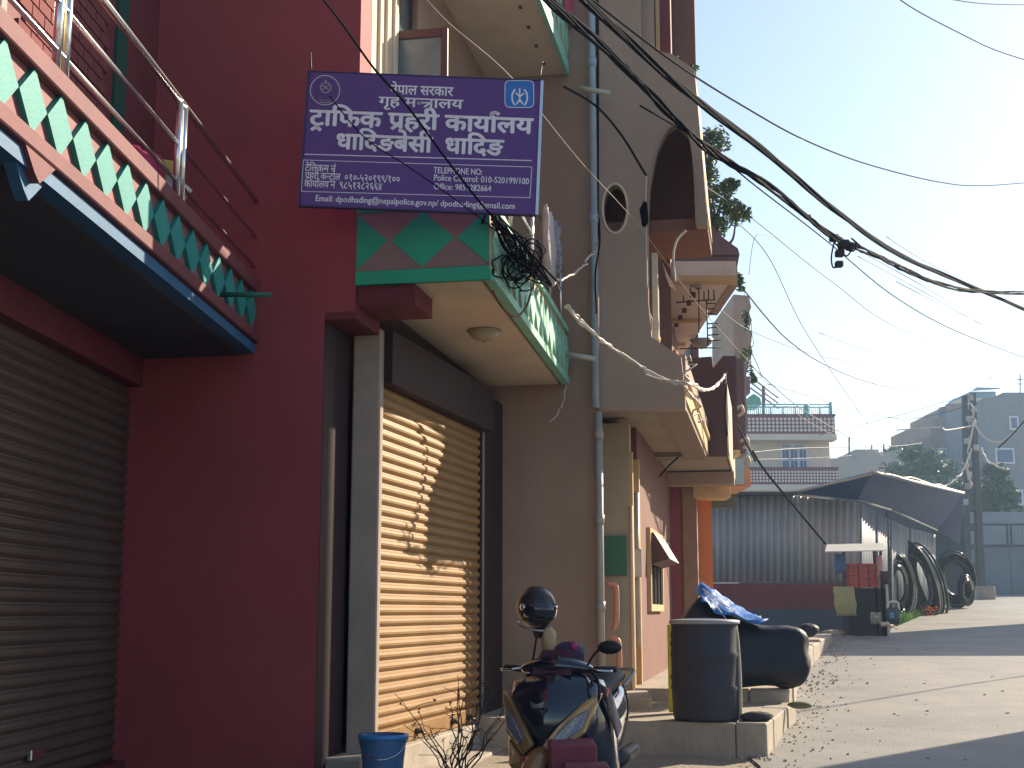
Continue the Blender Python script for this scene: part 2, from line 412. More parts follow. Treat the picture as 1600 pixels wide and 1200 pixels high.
# shutter plane
S0 = Vector((-.94, 9.4, 0)); S1 = Vector((-.30, 11.9, 0)); FS = Fr(S0.x, S0.y, (S1.x-S0.x)/(S1.y-S0.y)); SL = (S1-S0).length
BZ = .70
sh = MB(FS); sh.box(-.03, 0, -.1, SL+.05, BZ-.1, ZS); shp2 = sh.build('shutter', SHUT2, b2)
s0 = slat_mesh(-.08, SL, H, .026).build('slat', SHUT2, None); s0.parent = shp2; inv = WM(b2).inverted()
for i in range(int((ZS-BZ)/H)):
    o = s0 if i == 0 else copypart(s0, shp2)
    o.location = inv @ FS.w(0, 0, BZ+i*H); o.rotation_euler = (0, 0, -FS.th)
MB(FS).box(-.02, .12, -.07, SL+.06, 3.08, ZS-.002).build('recess_shade_box', SHADEM, shp2)  # dark box added to stand for the shaded recess above the slats
MB(FS).box(0, .03, -.08, SL, BZ-.13, BZ-.01).build('bottom_bar', SHUT2, shp2, bevel=.004)
for yy in (.85, 1.75, 2.2):
    m_ = MB(FS); m_.box(.03, .05, yy-.05, yy+.05, BZ-.09, BZ-.05); m_.tube([(.05, yy-.03, BZ-.07), (.09, yy, BZ-.09), (.05, yy+.03, BZ-.07)], .01); m_.build('latch', mat('dark_iron', (.06, .05, .05), .5, .6), shp2)
MB(FS).box(-.02, .045, SL+.0, SL+.05, BZ-.1, ZS).build('guide_rail', GSTEEL, shp2)
# plinth below the shutter
mb = MB(FS); mb.box(-.4, .10, -.5, SL+.25, .15, BZ-.135); mb.build('sill', CONC, b2, bevel=.012)
mb = MB(FS); mb.box(-.4, .32, -.35, SL+.9, .05, BZ-.32); mb.build('doorstep', CONC, b2, bevel=.015)
# jamb with its shade put into the colour, then the side wall that juts out
WA = 4.21
q = F2.hit(790, 800, y=WA)
jb = MB(F2); jb.box(-.5, q.x-.03, 3.25, WA, .1, ZS); jb.build('dark_pier', SHADEM, b2)
xw1 = F2.hit(934, 800, y=WA).x
MB(F2).box(-.5, -.0, WA, WA+.4, .0, 11).build('wall', BROWN, b2)
MB(F2).box(-.0, xw1, WA, WA+.4, .0, 11).build('jutting_wall', BROWN, b2)
MB(F2).box(-4.4, -.6, .3, WA+.3, 0, 11).build('core_wall', MAROON, b2)
MB(F2).box(-.6, .0, .26, WA, 3.655, 4.9).build('upper_wall', BROWN, b2)
MB(F2).box(-.6, .0, 1.5, WA, 4.9, 6.75).build('upper_wall', BROWN, b2)
MB(F2).box(-.6, .0, .26, .95, 4.9, 9).build('upper_wall', CREAM, b2)
MB(F2).box(-.6, .0, .26, WA, 6.75, 11).build('upper_wall', BROWN, b2)
for yy in (.40, .58, .78):
    MB(F2).box(0, .022, yy, yy+.035, 4.15, 8.5).build('moulding', CREAM, b2, bevel=.004)
wf = MB(F2); wf.box(-.08, -.02, .97, 1.03, 4.9, 6.7); wf.box(-.08, -.02, 1.42, 1.48, 4.9, 6.7); wf.box(-.08, -.02, 1.03, 1.42, 6.6, 6.7)
wfo = wf.build('window', WOOD, b2); MB(F2).box(-.06, -.05, 1.03, 1.42, 4.9, 6.6).build('pane', GLASS, wfo)
# open casement leaf facing the street end
ya = 1.0
a0 = F2.hit(610, 60, y=ya).x; a1 = F2.hit(699, 60, y=ya).x; za = F2.hit(650, 46, y=ya).z
cf = thing_leaf = MB(F2)
z0_ = 4.9
cf.box(a0, a0+.055, ya, ya+.04, z0_, za); cf.box(a1-.05, a1, ya, ya+.04, z0_, za); cf.box(a0+.055, a1-.05, ya, ya+.04, za-.07, za); cf.box(a0+.055, a1-.05, ya, ya+.04, z0_, z0_+.07)
leaf = cf.build('casement_leaf', WOOD, b2, bevel=.004)
MB(F2).box(a0+.055, a1-.05, ya+.015, ya+.022, z0_+.07, za-.07).build('pane', mat('pale_glass', (.28, .32, .33), .25, scale=3, col2=(.14, .17, .18)), leaf)
# first floor balcony of the brown building
def bal_front(y, x0=.91, x1=.79): return x0+(x1-x0)*y/WA
BB0, BB1 = 3.64, 4.16
bal2 = MB(F2)
bal2.hexa([(.001, .03, BB0+.05), (bal_front(.03)-.03, .03, BB0+.05), (bal_front(WA)-.03, WA-.02, BB0+.05), (.001, WA-.02, BB0+.05)],
          [(.001, .03, BB0+.15), (bal_front(.03)-.03, .03, BB0+.15), (bal_front(WA)-.03, WA-.02, BB0+.15), (.001, WA-.02, BB0+.15)])
bo = bal2.build('balcony', CREAM, b2)
sf = MB(F2); sf.hexa([(.001, .06, BB0), (bal_front(0)-.07, .06, BB0), (bal_front(WA)-.07, WA-.03, BB0), (.001, WA-.03, BB0)], [(.001, .06, BB0+.049), (bal_front(0)-.07, .06, BB0+.049), (bal_front(WA)-.07, WA-.03, BB0+.049), (.001, WA-.03, BB0+.049)])
sf.build('soffit', CREAM, bo)
PB = mat('brown_band_paint', (.3, .2, .17), .8, scale=3, dirt=.3)
MB(F2).box(.001, bal_front(0)-.001, .0, .028, BB0+.09, BB1-.03).build('side_band', PB, bo)
MB(F2).box(.001, bal_front(0), -.012, .03, BB0-.005, BB0+.085).build('green_strip', GREEN, bo)
MB(F2).box(.001, bal_front(0), -.012, .03, BB1-.03, BB1+.02).build('green_strip', GREEN, bo)
for c_ in (.0, .455, .91):
    zc = (BB0+.09+BB1-.03)/2; hw, hh = .215, .19
    pts = [(c_-hw, -.004, zc), (c_, -.004, zc+hh), (c_+hw, -.004, zc), (c_, -.004, zc-hh)]
    pts = [(min(max(p[0], .003), .905), p[1], p[2]) for p in pts]
    if c_ == 0: pts = [(.003, -.004, zc+hh), (hw, -.004, zc), (.003, -.004, zc-hh)]
    if c_ == .91: pts = [(.905, -.004, zc+hh), (.905-hw, -.004, zc), (.905, -.004, zc-hh)][::-1]
    MB(F2).prism(pts, (0, .03, 0)).build('diamond', GREEN, bo)
fb = MB(F2); fb.hexa([(bal_front(0)-.03, .0, BB0+.06), (bal_front(0), .0, BB0+.06), (bal_front(WA), WA-.02, BB0+.06), (bal_front(WA)-.03, WA-.02, BB0+.06)],
                     [(bal_front(0)-.03, .0, BB1-.03), (bal_front(0), .0, BB1-.03), (bal_front(WA), WA-.02, BB1-.03), (bal_front(WA)-.03, WA-.02, BB1-.03)])
fb.build('front_band', mat('sunlit_band_paint', (.62, .38, .25), .7, dirt=.2), bo)  # band brown brightened in colour for the sunlit street front
for z0_, z1_ in ((BB0-.004, BB0+.06), (BB1-.029, BB1+.02)):
    m_ = MB(F2); m_.hexa([(bal_front(0)-.04, .035, z0_), (bal_front(0)+.03, .035, z0_), (bal_front(WA)+.03, WA-.02, z0_), (bal_front(WA)-.04, WA-.02, z0_)],
                         [(bal_front(0)-.04, .035, z1_), (bal_front(0)+.03, .035, z1_), (bal_front(WA)+.03, WA-.02, z1_), (bal_front(WA)-.04, WA-.02, z1_)])
    m_.build('green_strip', LITGREEN, bo)
for i in range(15):
    yc = .17+i*.28; xx = bal_front(yc)+.022; zc = (BB0+BB1)/2
    m_ = MB(F2); m_.prism([(xx, yc-.135, zc), (xx, yc, zc+.195), (xx, yc+.135, zc), (xx, yc, zc-.195)], (-.021, 0, 0)); m_.build('diamond', LITGREEN, bo)
for z in (4.55, 4.85):
    m_ = MB(F2); m_.tube([(bal_front(0)-.04, .03, z), (bal_front(WA)-.04, WA-.03, z)], .016); m_.build('rail', STEEL, bo)
for yy in (.05, 1.1, 2.2, 3.3, 4.1):
    m_ = MB(F2); m_.tube([(bal_front(yy)-.04, yy, BB1), (bal_front(yy)-.04, yy, 4.85)], .016); m_.build('post', STEEL, bo)
q = F2.hit(757, 516, z=BB0)
lp = thing('ceiling_lamp', 'round bowl ceiling lamp under the green diamond balcony', 'lamp', F2.w(q.x, q.y, BB0-.1), 0)
MB(F2).lathe((q.x, q.y, BB0), [(.0, -.085), (.05, -.08), (.10, -.055), (.135, -.012), (.13, -.002), (.0, -.002)], 24).build('shade', mat('frosted_lamp_glass', (.4, .36, .25), .4), lp)
MB(F2).lathe((q.x, q.y, BB0-.083), [(0, -.012), (.012, -.008), (.012, 0), (0, 0)], 10).build('knob', MATS['brass_rust'], lp)
# spouts
for (u0, v0, u1, v1, yy, mt) in ((884, 553, 931, 561, WA-.25, 'aged_pipe'), (905, 137, 953, 146, WA-.25, 'aged_pipe')):
    p0 = F2.hit(u0, v0, y=yy); p1 = F2.hit(u1, v1, y=yy)
    MB(F2).tube([p0, p1], .025, 12).build('drain_spout', mat(mt, (.5, .5, .42), .5), b2)
# second floor balcony
Z2 = 6.77
m_ = MB(F2); m_.box(.001, .80, .03, WA-.02, Z2, Z2+.15); b2b = m_.build('upper_balcony', CREAM, b2)
m_ = MB(F2); m_.box(.80, .84, 0, WA-.02, Z2-.02, Z2+.12); m_.box(.80, .84, 0, WA-.02, Z2+.5, Z2+.56); m_.build('green_strip', LITGREEN, b2b)
MB(F2).box(.801, .825, 0, WA-.02, Z2+.12, Z2+.5).build('front_band', MATS['sunlit_band_paint'], b2b)
MB(F2).box(.001, .80, 0, .028, Z2-.01, Z2+.56).build('side_band', PB, b2b)
for i in range(15):
    yc = .17+i*.28; zc = Z2+.31
    m_ = MB(F2); m_.prism([(.84, yc-.12, zc), (.84, yc, zc+.18), (.84, yc+.12, zc), (.84, yc, zc-.18)], (-.014, 0, 0)); m_.build('diamond', LITGREEN, b2b)
for i in range(9):
    yy = .5+i*.42
    MB(F2).box(.62, .65, yy, yy+.05, Z2-.012, Z2+.001).build('soffit_stud', MAROON, b2b)
q = F2.hit(888, 15, x=.86)
t = thing('cloth', 'pink cloth hanging over the top balcony edge', 'cloth', F2.w(.86, q.y, q.z))
m_ = MB(F2); vs = []
for z in (q.z+.5, q.z+.2, q.z-.12):
    for i in range(6): vs.append((.875+.02*math.sin(i*2.), q.y-.3+i*.1, z))
m_.poly(vs, [(j*6+i, j*6+i+1, j*6+7+i, j*6+6+i) for j in range(2) for i in range(5)]); m_.poly([(v[0]-.004, v[1], v[2]) for v in vs], [(j*6+i, j*6+i+1, j*6+7+i, j*6+6+i) for j in range(2) for i in range(5)])
m_.build('fabric', mat('pink_cloth', (.5, .06, .14), .8), t)
# laundry on the green balcony railing
def cloth(fr, x, y0, y1, z1, z0, nm, mt, parent, seed=0, fold=.025, nx=12, nz=5):
    m_ = MB(fr); rnd = random.Random(seed); ph = rnd.uniform(0, 6); vs = []
    for j in range(nz):
        for i in range(nx):
            f = j/(nz-1); yy = y0+(y1-y0)*(i/(nx-1))*(1-.15*f)+.04*f*math.sin(ph)
            vs.append((x+fold*(1+f)*math.sin(i*1.9+ph)+.01*math.sin(j*2+i), yy, z1+(z0-z1)*f+.03*f*math.sin(i*.9+ph)))
    fs = [(j*nx+i, j*nx+i+1, (j+1)*nx+i+1, (j+1)*nx+i) for j in range(nz-1) for i in range(nx-1)]
    m_.poly(vs, fs, True); o = m_.build(nm, mt, parent, recalc=False)
    md = o.modifiers.new('thick', 'SOLIDIFY'); md.thickness = .004
    return o
q = F2.hit(850, 380, x=.84)
t = thing('laundry', 'pale cloth with striped scarf drying on the green balcony railing', 'laundry', F2.w(q.x, q.y, 4.85))
cloth(F2, .88, q.y-.25, q.y+.15, 4.87, 4.28, 'cloth', mat('white_cloth', (.7, .62, .58), .9, col2=(.5, .42, .4), scale=8), t, 3)
cloth(F2, .89, q.y+.18, q.y+.5, 4.86, 4.45, 'scarf', mat('striped_cloth', (.5, .5, .55), .9, col2=(.15, .12, .18), scale=30), t, 5)
# ------------------------------------------------------------------ signboard
sb = thing('signboard', 'purple traffic police office signboard with white Nepali lettering hung at the corner', 'sign', (0, 0, 0))
SY = 8.28
tl = P(482, 113, SY); tr = P(845, 125, SY); bl = P(470, 323, SY); brr = P(836, 333, SY)
cx = (tl+tr+bl+brr)/4; SWD = ((tr-tl).length+(brr-bl).length)/2; SHT = ((tl-bl).length+(tr-brr).length)/2
ang = -math.atan2(tl.z-tr.z, tr.x-tl.x)-R(.4)
sb.location = cx; sb.rotation_euler = (0, 0, 0)
SBM = Matrix.Translation(cx) @ Matrix.Rotation(-ang, 4, 'Y')     # board plane: x right, z up, facing -y
class MFr:
    def __init__(s, M): s.M = M
    def w(s, x, y, z): return s.M @ Vector((x, y, z))
FSB = MFr(SBM)
VIOLET = mat('violet_sign_film', (.11, .032, .23), .38, scale=1.5, var=.12, bump=.01)
LETTER = mat('sign_white_print', (.85, .85, .9), .5, scale=5, bump=0)
SBLUE = mat('sign_blue_print', (.02, .18, .6), .4, scale=5, bump=0)
MB(FSB).box(-SWD/2, SWD/2, .0, .03, -SHT/2, SHT/2).build('board', VIOLET, sb, bevel=.003)
m_ = MB(FSB); e = .012
m_.box(-SWD/2-e, -SWD/2, -.004, .036, -SHT/2, SHT/2); m_.box(-SWD/2-e, SWD/2+e, -.004, .036, SHT/2, SHT/2+e*.5); m_.box(-SWD/2-e, SWD/2+e, -.004, .036, -SHT/2-e*.5, -SHT/2)
m_.build('frame', mat('violet_frame', (.04, .03, .12), .5), sb)
MB(FSB).box(SWD/2+.001, SWD/2+e+.008, -.006, .038, -SHT/2, SHT/2).build('frame', mat('alu_frame', (.55, .62, .7), .35, .6), sb)
def px2s(u, v):                            # photo pixel on the board -> board coords
    r = ray(u, v); o = Vector((0, 0, EYE)); I = SBM.inverted(); o2 = I @ o; d2 = I.to_3x3() @ r
    p = o2+d2*(-o2.y/d2.y); return p.x, p.z
_tc = {}
def glyph(chars):
    if chars in _tc: return _tc[chars]
    c = bpy.data.curves.new('tmp', 'FONT'); c.body = chars; c.size = 1; c.resolution_u = 3
    o = bpy.data.objects.new('tmp', c); COL.objects.link(o); bpy.context.view_layer.update()
    me = bpy.data.meshes.new_from_object(o.evaluated_get(bpy.context.evaluated_depsgraph_get()))
    r = ([v.co.copy() for v in me.vertices], [tuple(p.vertices) for p in me.polygons])
    bpy.data.objects.remove(o); bpy.data.curves.remove(c); bpy.data.meshes.remove(me); _tc[chars] = r
    return r
def gw(chars): v = glyph(chars)[0]; return max(p.x for p in v) if v else 0
def strokes(paths, w=.075):
    V = []; Fc = []
    for path in paths:
        for (a, b) in zip(path, path[1:]):
            a = Vector((*a, 0)); b = Vector((*b, 0)); d = (b-a).normalized(); n = Vector((-d.y, d.x, 0))*w/2; d = d*w*.25
            k = len(V); V += [a-d+n, a-d-n, b+d-n, b+d+n]; Fc.append((k, k+1, k+2, k+3))
    return V, Fc
def line_geo(tokens):
    """tokens: characters or special conjunct names -> (verts, faces, layer) in em units, and width"""
    x = 0; out = []
    nref = gw('न')
    for t_ in tokens:
        if t_ == ' ': x += .26; continue
        if t_ == '<HN>':                    # half na
            V, Fc = strokes([[(0, .585), (.36, .585)], [(.36, .32), (.15, .32)], [(.17, .35), (.09, .27), (.15, .21), (.21, .27), (.17, .33)]]); out.append((V, Fc, x)); x += .33; continue
        if t_ == '<TR>':                    # tra
            V, Fc = strokes([[(0, .585), (.56, .585)], [(.44, .585), (.44, 0)], [(.44, .33), (.12, .33)], [(.42, .34), (.1, .03)]]); out.append((V, Fc, x)); x += .56; continue
        if t_ == '<CARET>':
            V, Fc = strokes([[(-.40, -.2), (-.26, -.07), (-.12, -.2)]]); out.append((V, Fc, x)); continue
        if t_ == '<SLASH>':
            V, Fc = strokes([[(-.15, .2), (-.42, -.02)]]); out.append((V, Fc, x)); continue
        if t_ == '<REPH>':
            V, Fc = strokes([[(-.13, .6), (-.22, .70), (-.2, .80), (-.08, .84), (.02, .76)]]); out.append((V, Fc, x)); continue
        v, f = glyph(t_)
        out.append((v, f, x))
        if t_ in 'अआइईउऊएऐओऔकखगघङचछजझञटठडढणतथदधनपफबभमयरलवशषसहािी०१२३४५६७८९':
            x += (gw(t_+'न')-nref)
        elif t_ in 'ेैृंो':
            x += (gw(t_+'न')-nref) if t_ == 'ो' else 0
        else:
            x += gw(t_+'|')-gw('|')
    return out, x
def put_line(tokens, x0, x1, zbase, em, name, material, bold=.03, yofs=-.0015):
    out, w_ = line_geo(tokens); sx = (x1-x0)/w_; mb = MB(FSB); k = 0
    offs = [(0, 0)]+([(bold, 0), (bold*.5, bold*.4), (bold*.5, -bold*.4), (0, bold*.3), (bold, bold*.3)] if bold else [])
    for (v, f, gx) in out:
        for ox, oz in offs:
            k += 1; yy = yofs-.00006*(k % 23)
            mb.poly([(x0+(p.x+gx+ox)*sx, yy, zbase+(p.y+oz)*em) for p in v], f)
    o = mb.build(name, material, sb, recalc=False); return o
def line_px(tokens, u0, v0, u1, v1, hpx, bold=.03, nm='lettering'):
    """(u0,v0)-(u1,v1): baseline ends on the photograph; hpx: headline height"""
    a = px2s(u0, v0); b = px2s(u1, v1); em = (px2s(u0, v0-hpx)[1]-a[1])/.62
    return put_line(tokens, a[0], b[0], (a[1]+b[1])/2, em, nm, LETTER, bold)
line_px(list('नेपाल सरकार'), 609, 147, 707, 150, 13.5, .045)
line_px(['ग', 'ृ', 'ह', ' ', 'म', '<HN>', '<TR>', 'ा', 'ल', 'य'], 591, 166, 722, 169, 13.5, .045)
line_px(['ट', '<CARET>', 'ा', 'ि', 'फ', 'क', ' ', 'प', '<SLASH>', 'ह', 'र', 'ी', ' ', 'क', 'ा', 'य', 'ा', '<REPH>', 'ल', 'य'], 482, 198, 830, 206, 23, .065)
line_px(['ध', 'ा', 'ि', 'द', 'ङ', 'ब', 'े', 'स', 'ी', ' ', ' ', 'ध', 'ा', 'ि', 'द', 'ङ'], 523, 234, 784, 241, 23, .065)
line_px(['ट', 'े', 'ि', 'ल', 'क', 'म', ' ', 'न', 'ं'], 476, 267, 524, 269, 10, .03)
line_px(['प', '<SLASH>', 'ह', 'र', 'ी', ' ', 'क', '<HN>', 'ट', '<CARET>', 'ो', 'ल', ' ', ' ', '०', '१', '०', '-', '५', '२', '०', '१', '९', '९', '/', '१', '०', '०'], 476, 281, 625, 284, 10, .03)
line_px(['क', 'ा', 'य', 'ा', '<REPH>', 'ल', 'य', ' ', 'न', 'ं', ' ', ' ', '९', '८', '५', '१', '२', '८', '२', '६', '६', '४'], 475, 293, 597, 296, 10, .03)
def latin(s, u0, v0, u1, v1, cap):
    a = px2s(u0, v0); b = px2s(u1, v1); em = (px2s(u0, v0-cap)[1]-a[1])/.70
    v, f = glyph(s); w_ = max(p.x for p in v); mb = MB(FSB); sx = (b[0]-a[0])/w_; k = 0
    for ox, oz in ((0, 0), (.035, 0), (.02, .02)):
        k += 1; mb.poly([(a[0]+(p.x+ox)*sx, -.0015-.0001*k, (a[1]+b[1])/2+(p.y+oz)*em) for p in v], f)
    mb.build('lettering', LETTER, sb, recalc=False)
latin('TELEPHONE NO:', 677, 271, 753, 273, 9.5)
latin('Police Control: 010-520199/100', 677, 283, 826, 287, 9.5)
latin('Office: 9851282664', 677, 296, 767, 299, 9.5)
latin('Email: dpodhading@nepalpolice.gov.np/ dpodhading@gmail.com', 492, 316, 804, 325, 9.5)
def sline(pts, wpx=1.0, nm='line', mt=LETTER, yy=-.0012, close=False):
    q = [px2s(*p) for p in pts]
    if close: q.append(q[0])
    w_ = wpx/FPX*SY*1.0; mb = MB(FSB)
    for k, (a, b) in enumerate(zip(q, q[1:])):
        a = Vector(a); b = Vector(b); d = (b-a).normalized(); n = Vector((-d.y, d.x))*w_/2; y2 = yy-.00003*(k % 5)
        mb.poly([(a.x+n.x, y2, a.y+n.y), (a.x-n.x, y2, a.y-n.y), (b.x-n.x, y2, b.y-n.y), (b.x+n.x, y2, b.y+n.y)], [(0, 1, 2, 3)])
    return mb.build(nm, mt, sb, recalc=False)
sline([(476, 241), (831, 251)], 1.6)
sline([(474, 250), (831, 261), (828, 309), (471, 299)], 1.1, close=True)
# round crest at left, blue badge at right
def circ(u, v, r, n=28, a0=0, a1=360): return [(u+r*math.cos(R(a0+(a1-a0)*i/n)), v+r*math.sin(R(a0+(a1-a0)*i/n))) for i in range(n+1)]
sline(circ(508, 141, 23), 1.0)
sline(circ(508, 141, 20.5), .5, mt=mat('dim_print', (.2, .18, .3), .5, bump=0))
def emblem(u, v, s, mt):
    sline(circ(u, v+1*s, 9*s, 16, -60, 240), 2.2*s, 'emblem', mt)
    sline([(u-6*s, v-3*s), (u+6*s, v+5*s)], 2*s, 'emblem', mt); sline([(u+6*s, v-3*s), (u-6*s, v+5*s)], 2*s, 'emblem', mt, -.0014)
    sline([(u, v-12*s), (u, v-5*s)], 3*s, 'emblem', mt); sline([(u-3*s, v-8*s), (u+3*s, v-8*s)], 2*s, 'emblem', mt, -.0014)
emblem(509, 136, .9, mat('emblem_grey', (.35, .36, .38), .5, bump=0))
sline([(497, 155), (505, 157), (513, 157), (521, 154)], 2, 'emblem', mat('emblem_red', (.3, .12, .16), .5, bump=0))
sline([(500, 159), (509, 161), (518, 159)], 1.4, 'emblem', MATS['emblem_grey'])
def rrect(u0, v0, u1, v1, r):
    o = []
    for cx_, cy_, a in ((u1-r, v0+r, -90), (u1-r, v1-r, 0), (u0+r, v1-r, 90), (u0+r, v0+r, 180)):
        o += [(cx_+r*math.cos(R(a+t)), cy_+r*math.sin(R(a+t))) for t in (0, 30, 60, 90)]
    return o
def sfill(pts, nm, mt, yy):
    q = [px2s(*p) for p in pts]; mb = MB(FSB); mb.face([(a, yy, b) for a, b in q]); return mb.build(nm, mt, sb, recalc=False)
sfill(rrect(789, 126, 834, 168, 7), 'badge', SBLUE, -.0008)
sline(rrect(789, 126, 834, 168, 7), 1.3, 'badge_border', LETTER, -.0013, True)
for sgn in (-1, 1):
    sline([(812+sgn*(4+8*math.sin(R(a))), 152-13*math.cos(R(a))+0) for a in range(20, 170, 20)], 2.8, 'emblem', LETTER, -.0013)
sline([(806, 145), (812, 151), (819, 146)], 2.4, 'emblem', LETTER, -.0015); sline([(812, 137), (812, 160)], 2.6, 'emblem', LETTER, -.0017)
sline([(807, 163), (812, 155), (817, 163)], 2.4, 'emblem', LETTER, -.0019); sline([(811, 137), (814, 137)], 3, 'emblem', mat('emblem_pink', (.5, .12, .15), .5, bump=0), -.002)
# brackets and hanging wires of the sign
m_ = MB(FSB); m_.tube([(-SWD/2+.02, .03, SHT/2-.1), (-SWD/2+.1, .35, SHT/2-.05)], .012); m_.tube([(-SWD/2+.3, .03, -SHT/2+.1), (-SWD/2+.3, .25, -SHT/2+.1)], .012)
m_.tube([(SWD/2-.3, .03, -SHT/2+.05), (SWD/2-.35, .3, -SHT/2+.0)], .012)
m_.build('bracket', MATS['dark_iron'], sb)
m_ = MB(); m_.tube([P(486, 113, SY), P(485, 82, SY+.15)], .006); m_.tube([P(843, 125, SY), P(848, 96, SY+.3)], .004); m_.build('hanging_wire', MATS['dark_iron'], sb)
# ------------------------------------------------------------------ grey brown building (building three)
b3 = thing('tan_building', 'grey brown house with oval window, arched upper opening and grey drainpipe at its corner', 'building', F2.w(1.1, WA, .4))
YW = WA-.02
def hp(u, v): q = F2.hit(u, v, y=YW); return (q.x, q.z)
rim = [hp(*p) for p in ((936, -60), (1000, -40), (1000, 76), (1050, 84), (1085, 108), (1096, 230), (1106, 352), (1088, 352), (1084, 260), (1076, 212), (1058, 193), (1042, 203), (1026, 235), (1015, 290), (1012, 352), (1013, 470), (1018, 527), (1064, 557), (1070, 610), (1071, 640), (936, 640))]
oval = [hp(961+18.5*math.cos(t), 326+37*math.sin(t)) for t in [2*math.pi*i/24 for i in range(24)]]
plate(F2, [rim, oval], lambda a, b: (a, YW, b), (0, .14, 0), 'wall', GREYB, b3)
# cream ring whose pale colour stands for the sunlit reveal of the round window
m_ = MB(F2); pts = [hp(961+19.5*math.cos(t), 326+38.5*math.sin(t)) for t in [2*math.pi*i/28 for i in range(29)]]
m_.tube([(a, YW-.005, b) for a, b in pts], .014, 6); m_.build('lit_oval_rim', CREAM, b3)
m_ = MB(F2); pts = [hp(*p) for p in ((1012, 352), (1015, 290), (1026, 235), (1042, 203), (1058, 193), (1076, 212), (1084, 260), (1088, 352))]
m_.tube([(a, YW-.003, b) for a, b in catmull([(p[0], p[1], 0) for p in pts], 4) and [(q[0], q[1]) for q in catmull([(p[0], p[1], 0) for p in pts], 4)]], .01, 6); m_.build('arch_frame', GREYB, b3)
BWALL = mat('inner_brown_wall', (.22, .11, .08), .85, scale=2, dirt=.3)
m_ = MB(F2)
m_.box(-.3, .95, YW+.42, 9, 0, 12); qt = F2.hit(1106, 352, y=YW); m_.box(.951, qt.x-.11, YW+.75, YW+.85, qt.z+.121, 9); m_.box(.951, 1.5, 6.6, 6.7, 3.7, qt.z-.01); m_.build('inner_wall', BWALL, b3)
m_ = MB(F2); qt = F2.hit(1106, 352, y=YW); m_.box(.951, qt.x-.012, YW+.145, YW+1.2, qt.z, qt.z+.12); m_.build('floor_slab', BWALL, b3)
qq = F2.hit(1085, 108, y=YW)
m_ = MB(F2); m_.hexa([(qt.x-.1, YW+.142, qt.z+.12), (qt.x, YW+.142, qt.z+.12), (qt.x, YW+1.1, qt.z+.12), (qt.x-.1, YW+1.1, qt.z+.12)], [(qq.x-.1, YW+.142, qq.z), (qq.x, YW+.142, qq.z), (qq.x, YW+1.1, qq.z), (qq.x-.1, YW+1.1, qq.z)])
m_.build('street_wall', TAN, b3)
# balustrade bay at the very top
m_ = MB(F2)
for u in (945, 955, 965, 975):
    p = F2.hit(u, 66, y=YW+.3); p2 = F2.hit(u, 4, y=YW+.3); h_ = p2.z-p.z
    m2 = MB(F2); m2.lathe((p.x, p.y, p.z), [(.022, 0), (.03, .06*h_), (.018, .14*h_), (.034, .35*h_), (.02, .6*h_), (.016, .8*h_), (.028, .92*h_), (.024, h_)], 10); m2.build('baluster', WHITE, b3)
# big pilaster right of the balustrade
p = F2.hit(985, 60, y=YW+.2); p1 = F2.hit(1040, 60, y=YW+.2)
MB(F2).box(F2.hit(982, 60, y=YW+.2).x, F2.hit(1022, 60, y=YW+.2).x, YW+.145, YW+.6, rim[4][1]-.3, 12).build('pillar', GREYB, b3)
MB(F2).box(F2.hit(1022, 60, y=YW+.2).x+.001, F2.hit(1047, 60, y=YW+.2).x, YW+.3, 8.6, rim[3][1]-.25, 12).build('street_wall', MAROON, b3)
MB(F2).box(F2.hit(1024, 60, y=YW+.2).x, F2.hit(1030, 60, y=YW+.2).x, YW+.28, YW+.298, rim[3][1]-.1, 12).build('lit_trim', TAN, b3)
# first floor balcony slab with lit yellow fascia
BX3 = F2.hit(1071, 620, y=YW).x; Z3 = 3.42
def b3x(y): return BX3
m_ = MB(F2); m_.box(.95, BX3-.06, YW+.142, 9.0, Z3+.06, Z3+.2); b3b = m_.build('balcony', mat('dark_cream_ceiling', (.34, .29, .22), .85, scale=2, dirt=.35), b3)  # ceiling in a darker cream than the other plaster
m_ = MB(F2); m_.box(BX3-.3, BX3-.02, YW+.143, 9.0, Z3-.0, Z3+.058); m_.box(1.1, BX3-.3, 8.6, 9.0, Z3, Z3+.058); m_.box(1.1, BX3-.3, YW+.143, YW+.45, Z3, Z3+.058); m_.build('soffit_beam', mat('dark_grey_brown_beam', (.26, .20, .16), .85, scale=2, dirt=.3), b3b)  # beams in a darker grey brown than the walls
MB(F2).box(BX3-.059, BX3+.0, YW+.142, 9.0, Z3+.059, Z3+.24).build('fascia', TAN, b3b)
MB(F2).box(BX3-.059, BX3+.03, YW+.142, 9.0, Z3+.241, Z3+.30).build('cornice', TAN, b3b, bevel=.01)
MB(F2).box(BX3-.05, BX3-.0, YW+.142, 9.0, Z3+.301, Z3+.50).build('parapet', GREYB, b3b)
for i in range(14):
    yy = YW+.2+i*.18
    MB(F2).box(BX3-.435, BX3-.42, yy, yy+.02, Z3+.44, Z3+1.15).build('bar', TAN, b3b)
for z in (Z3+.7, Z3+.92, Z3+1.15): MB(F2).tube([(BX3-.428, YW+.15, z), (BX3-.428, YW+2.6, z)], .014).build('rail', TAN, b3b)
p0 = F2.hit(1022, 395, y=YW+.16); p1 = F2.hit(1022, 530, y=YW+.16)
MB(F2).box(p0.x-.025, p0.x+.03, YW+.16, YW+.22, p1.z, p0.z).build('post', CREAM, b3b)
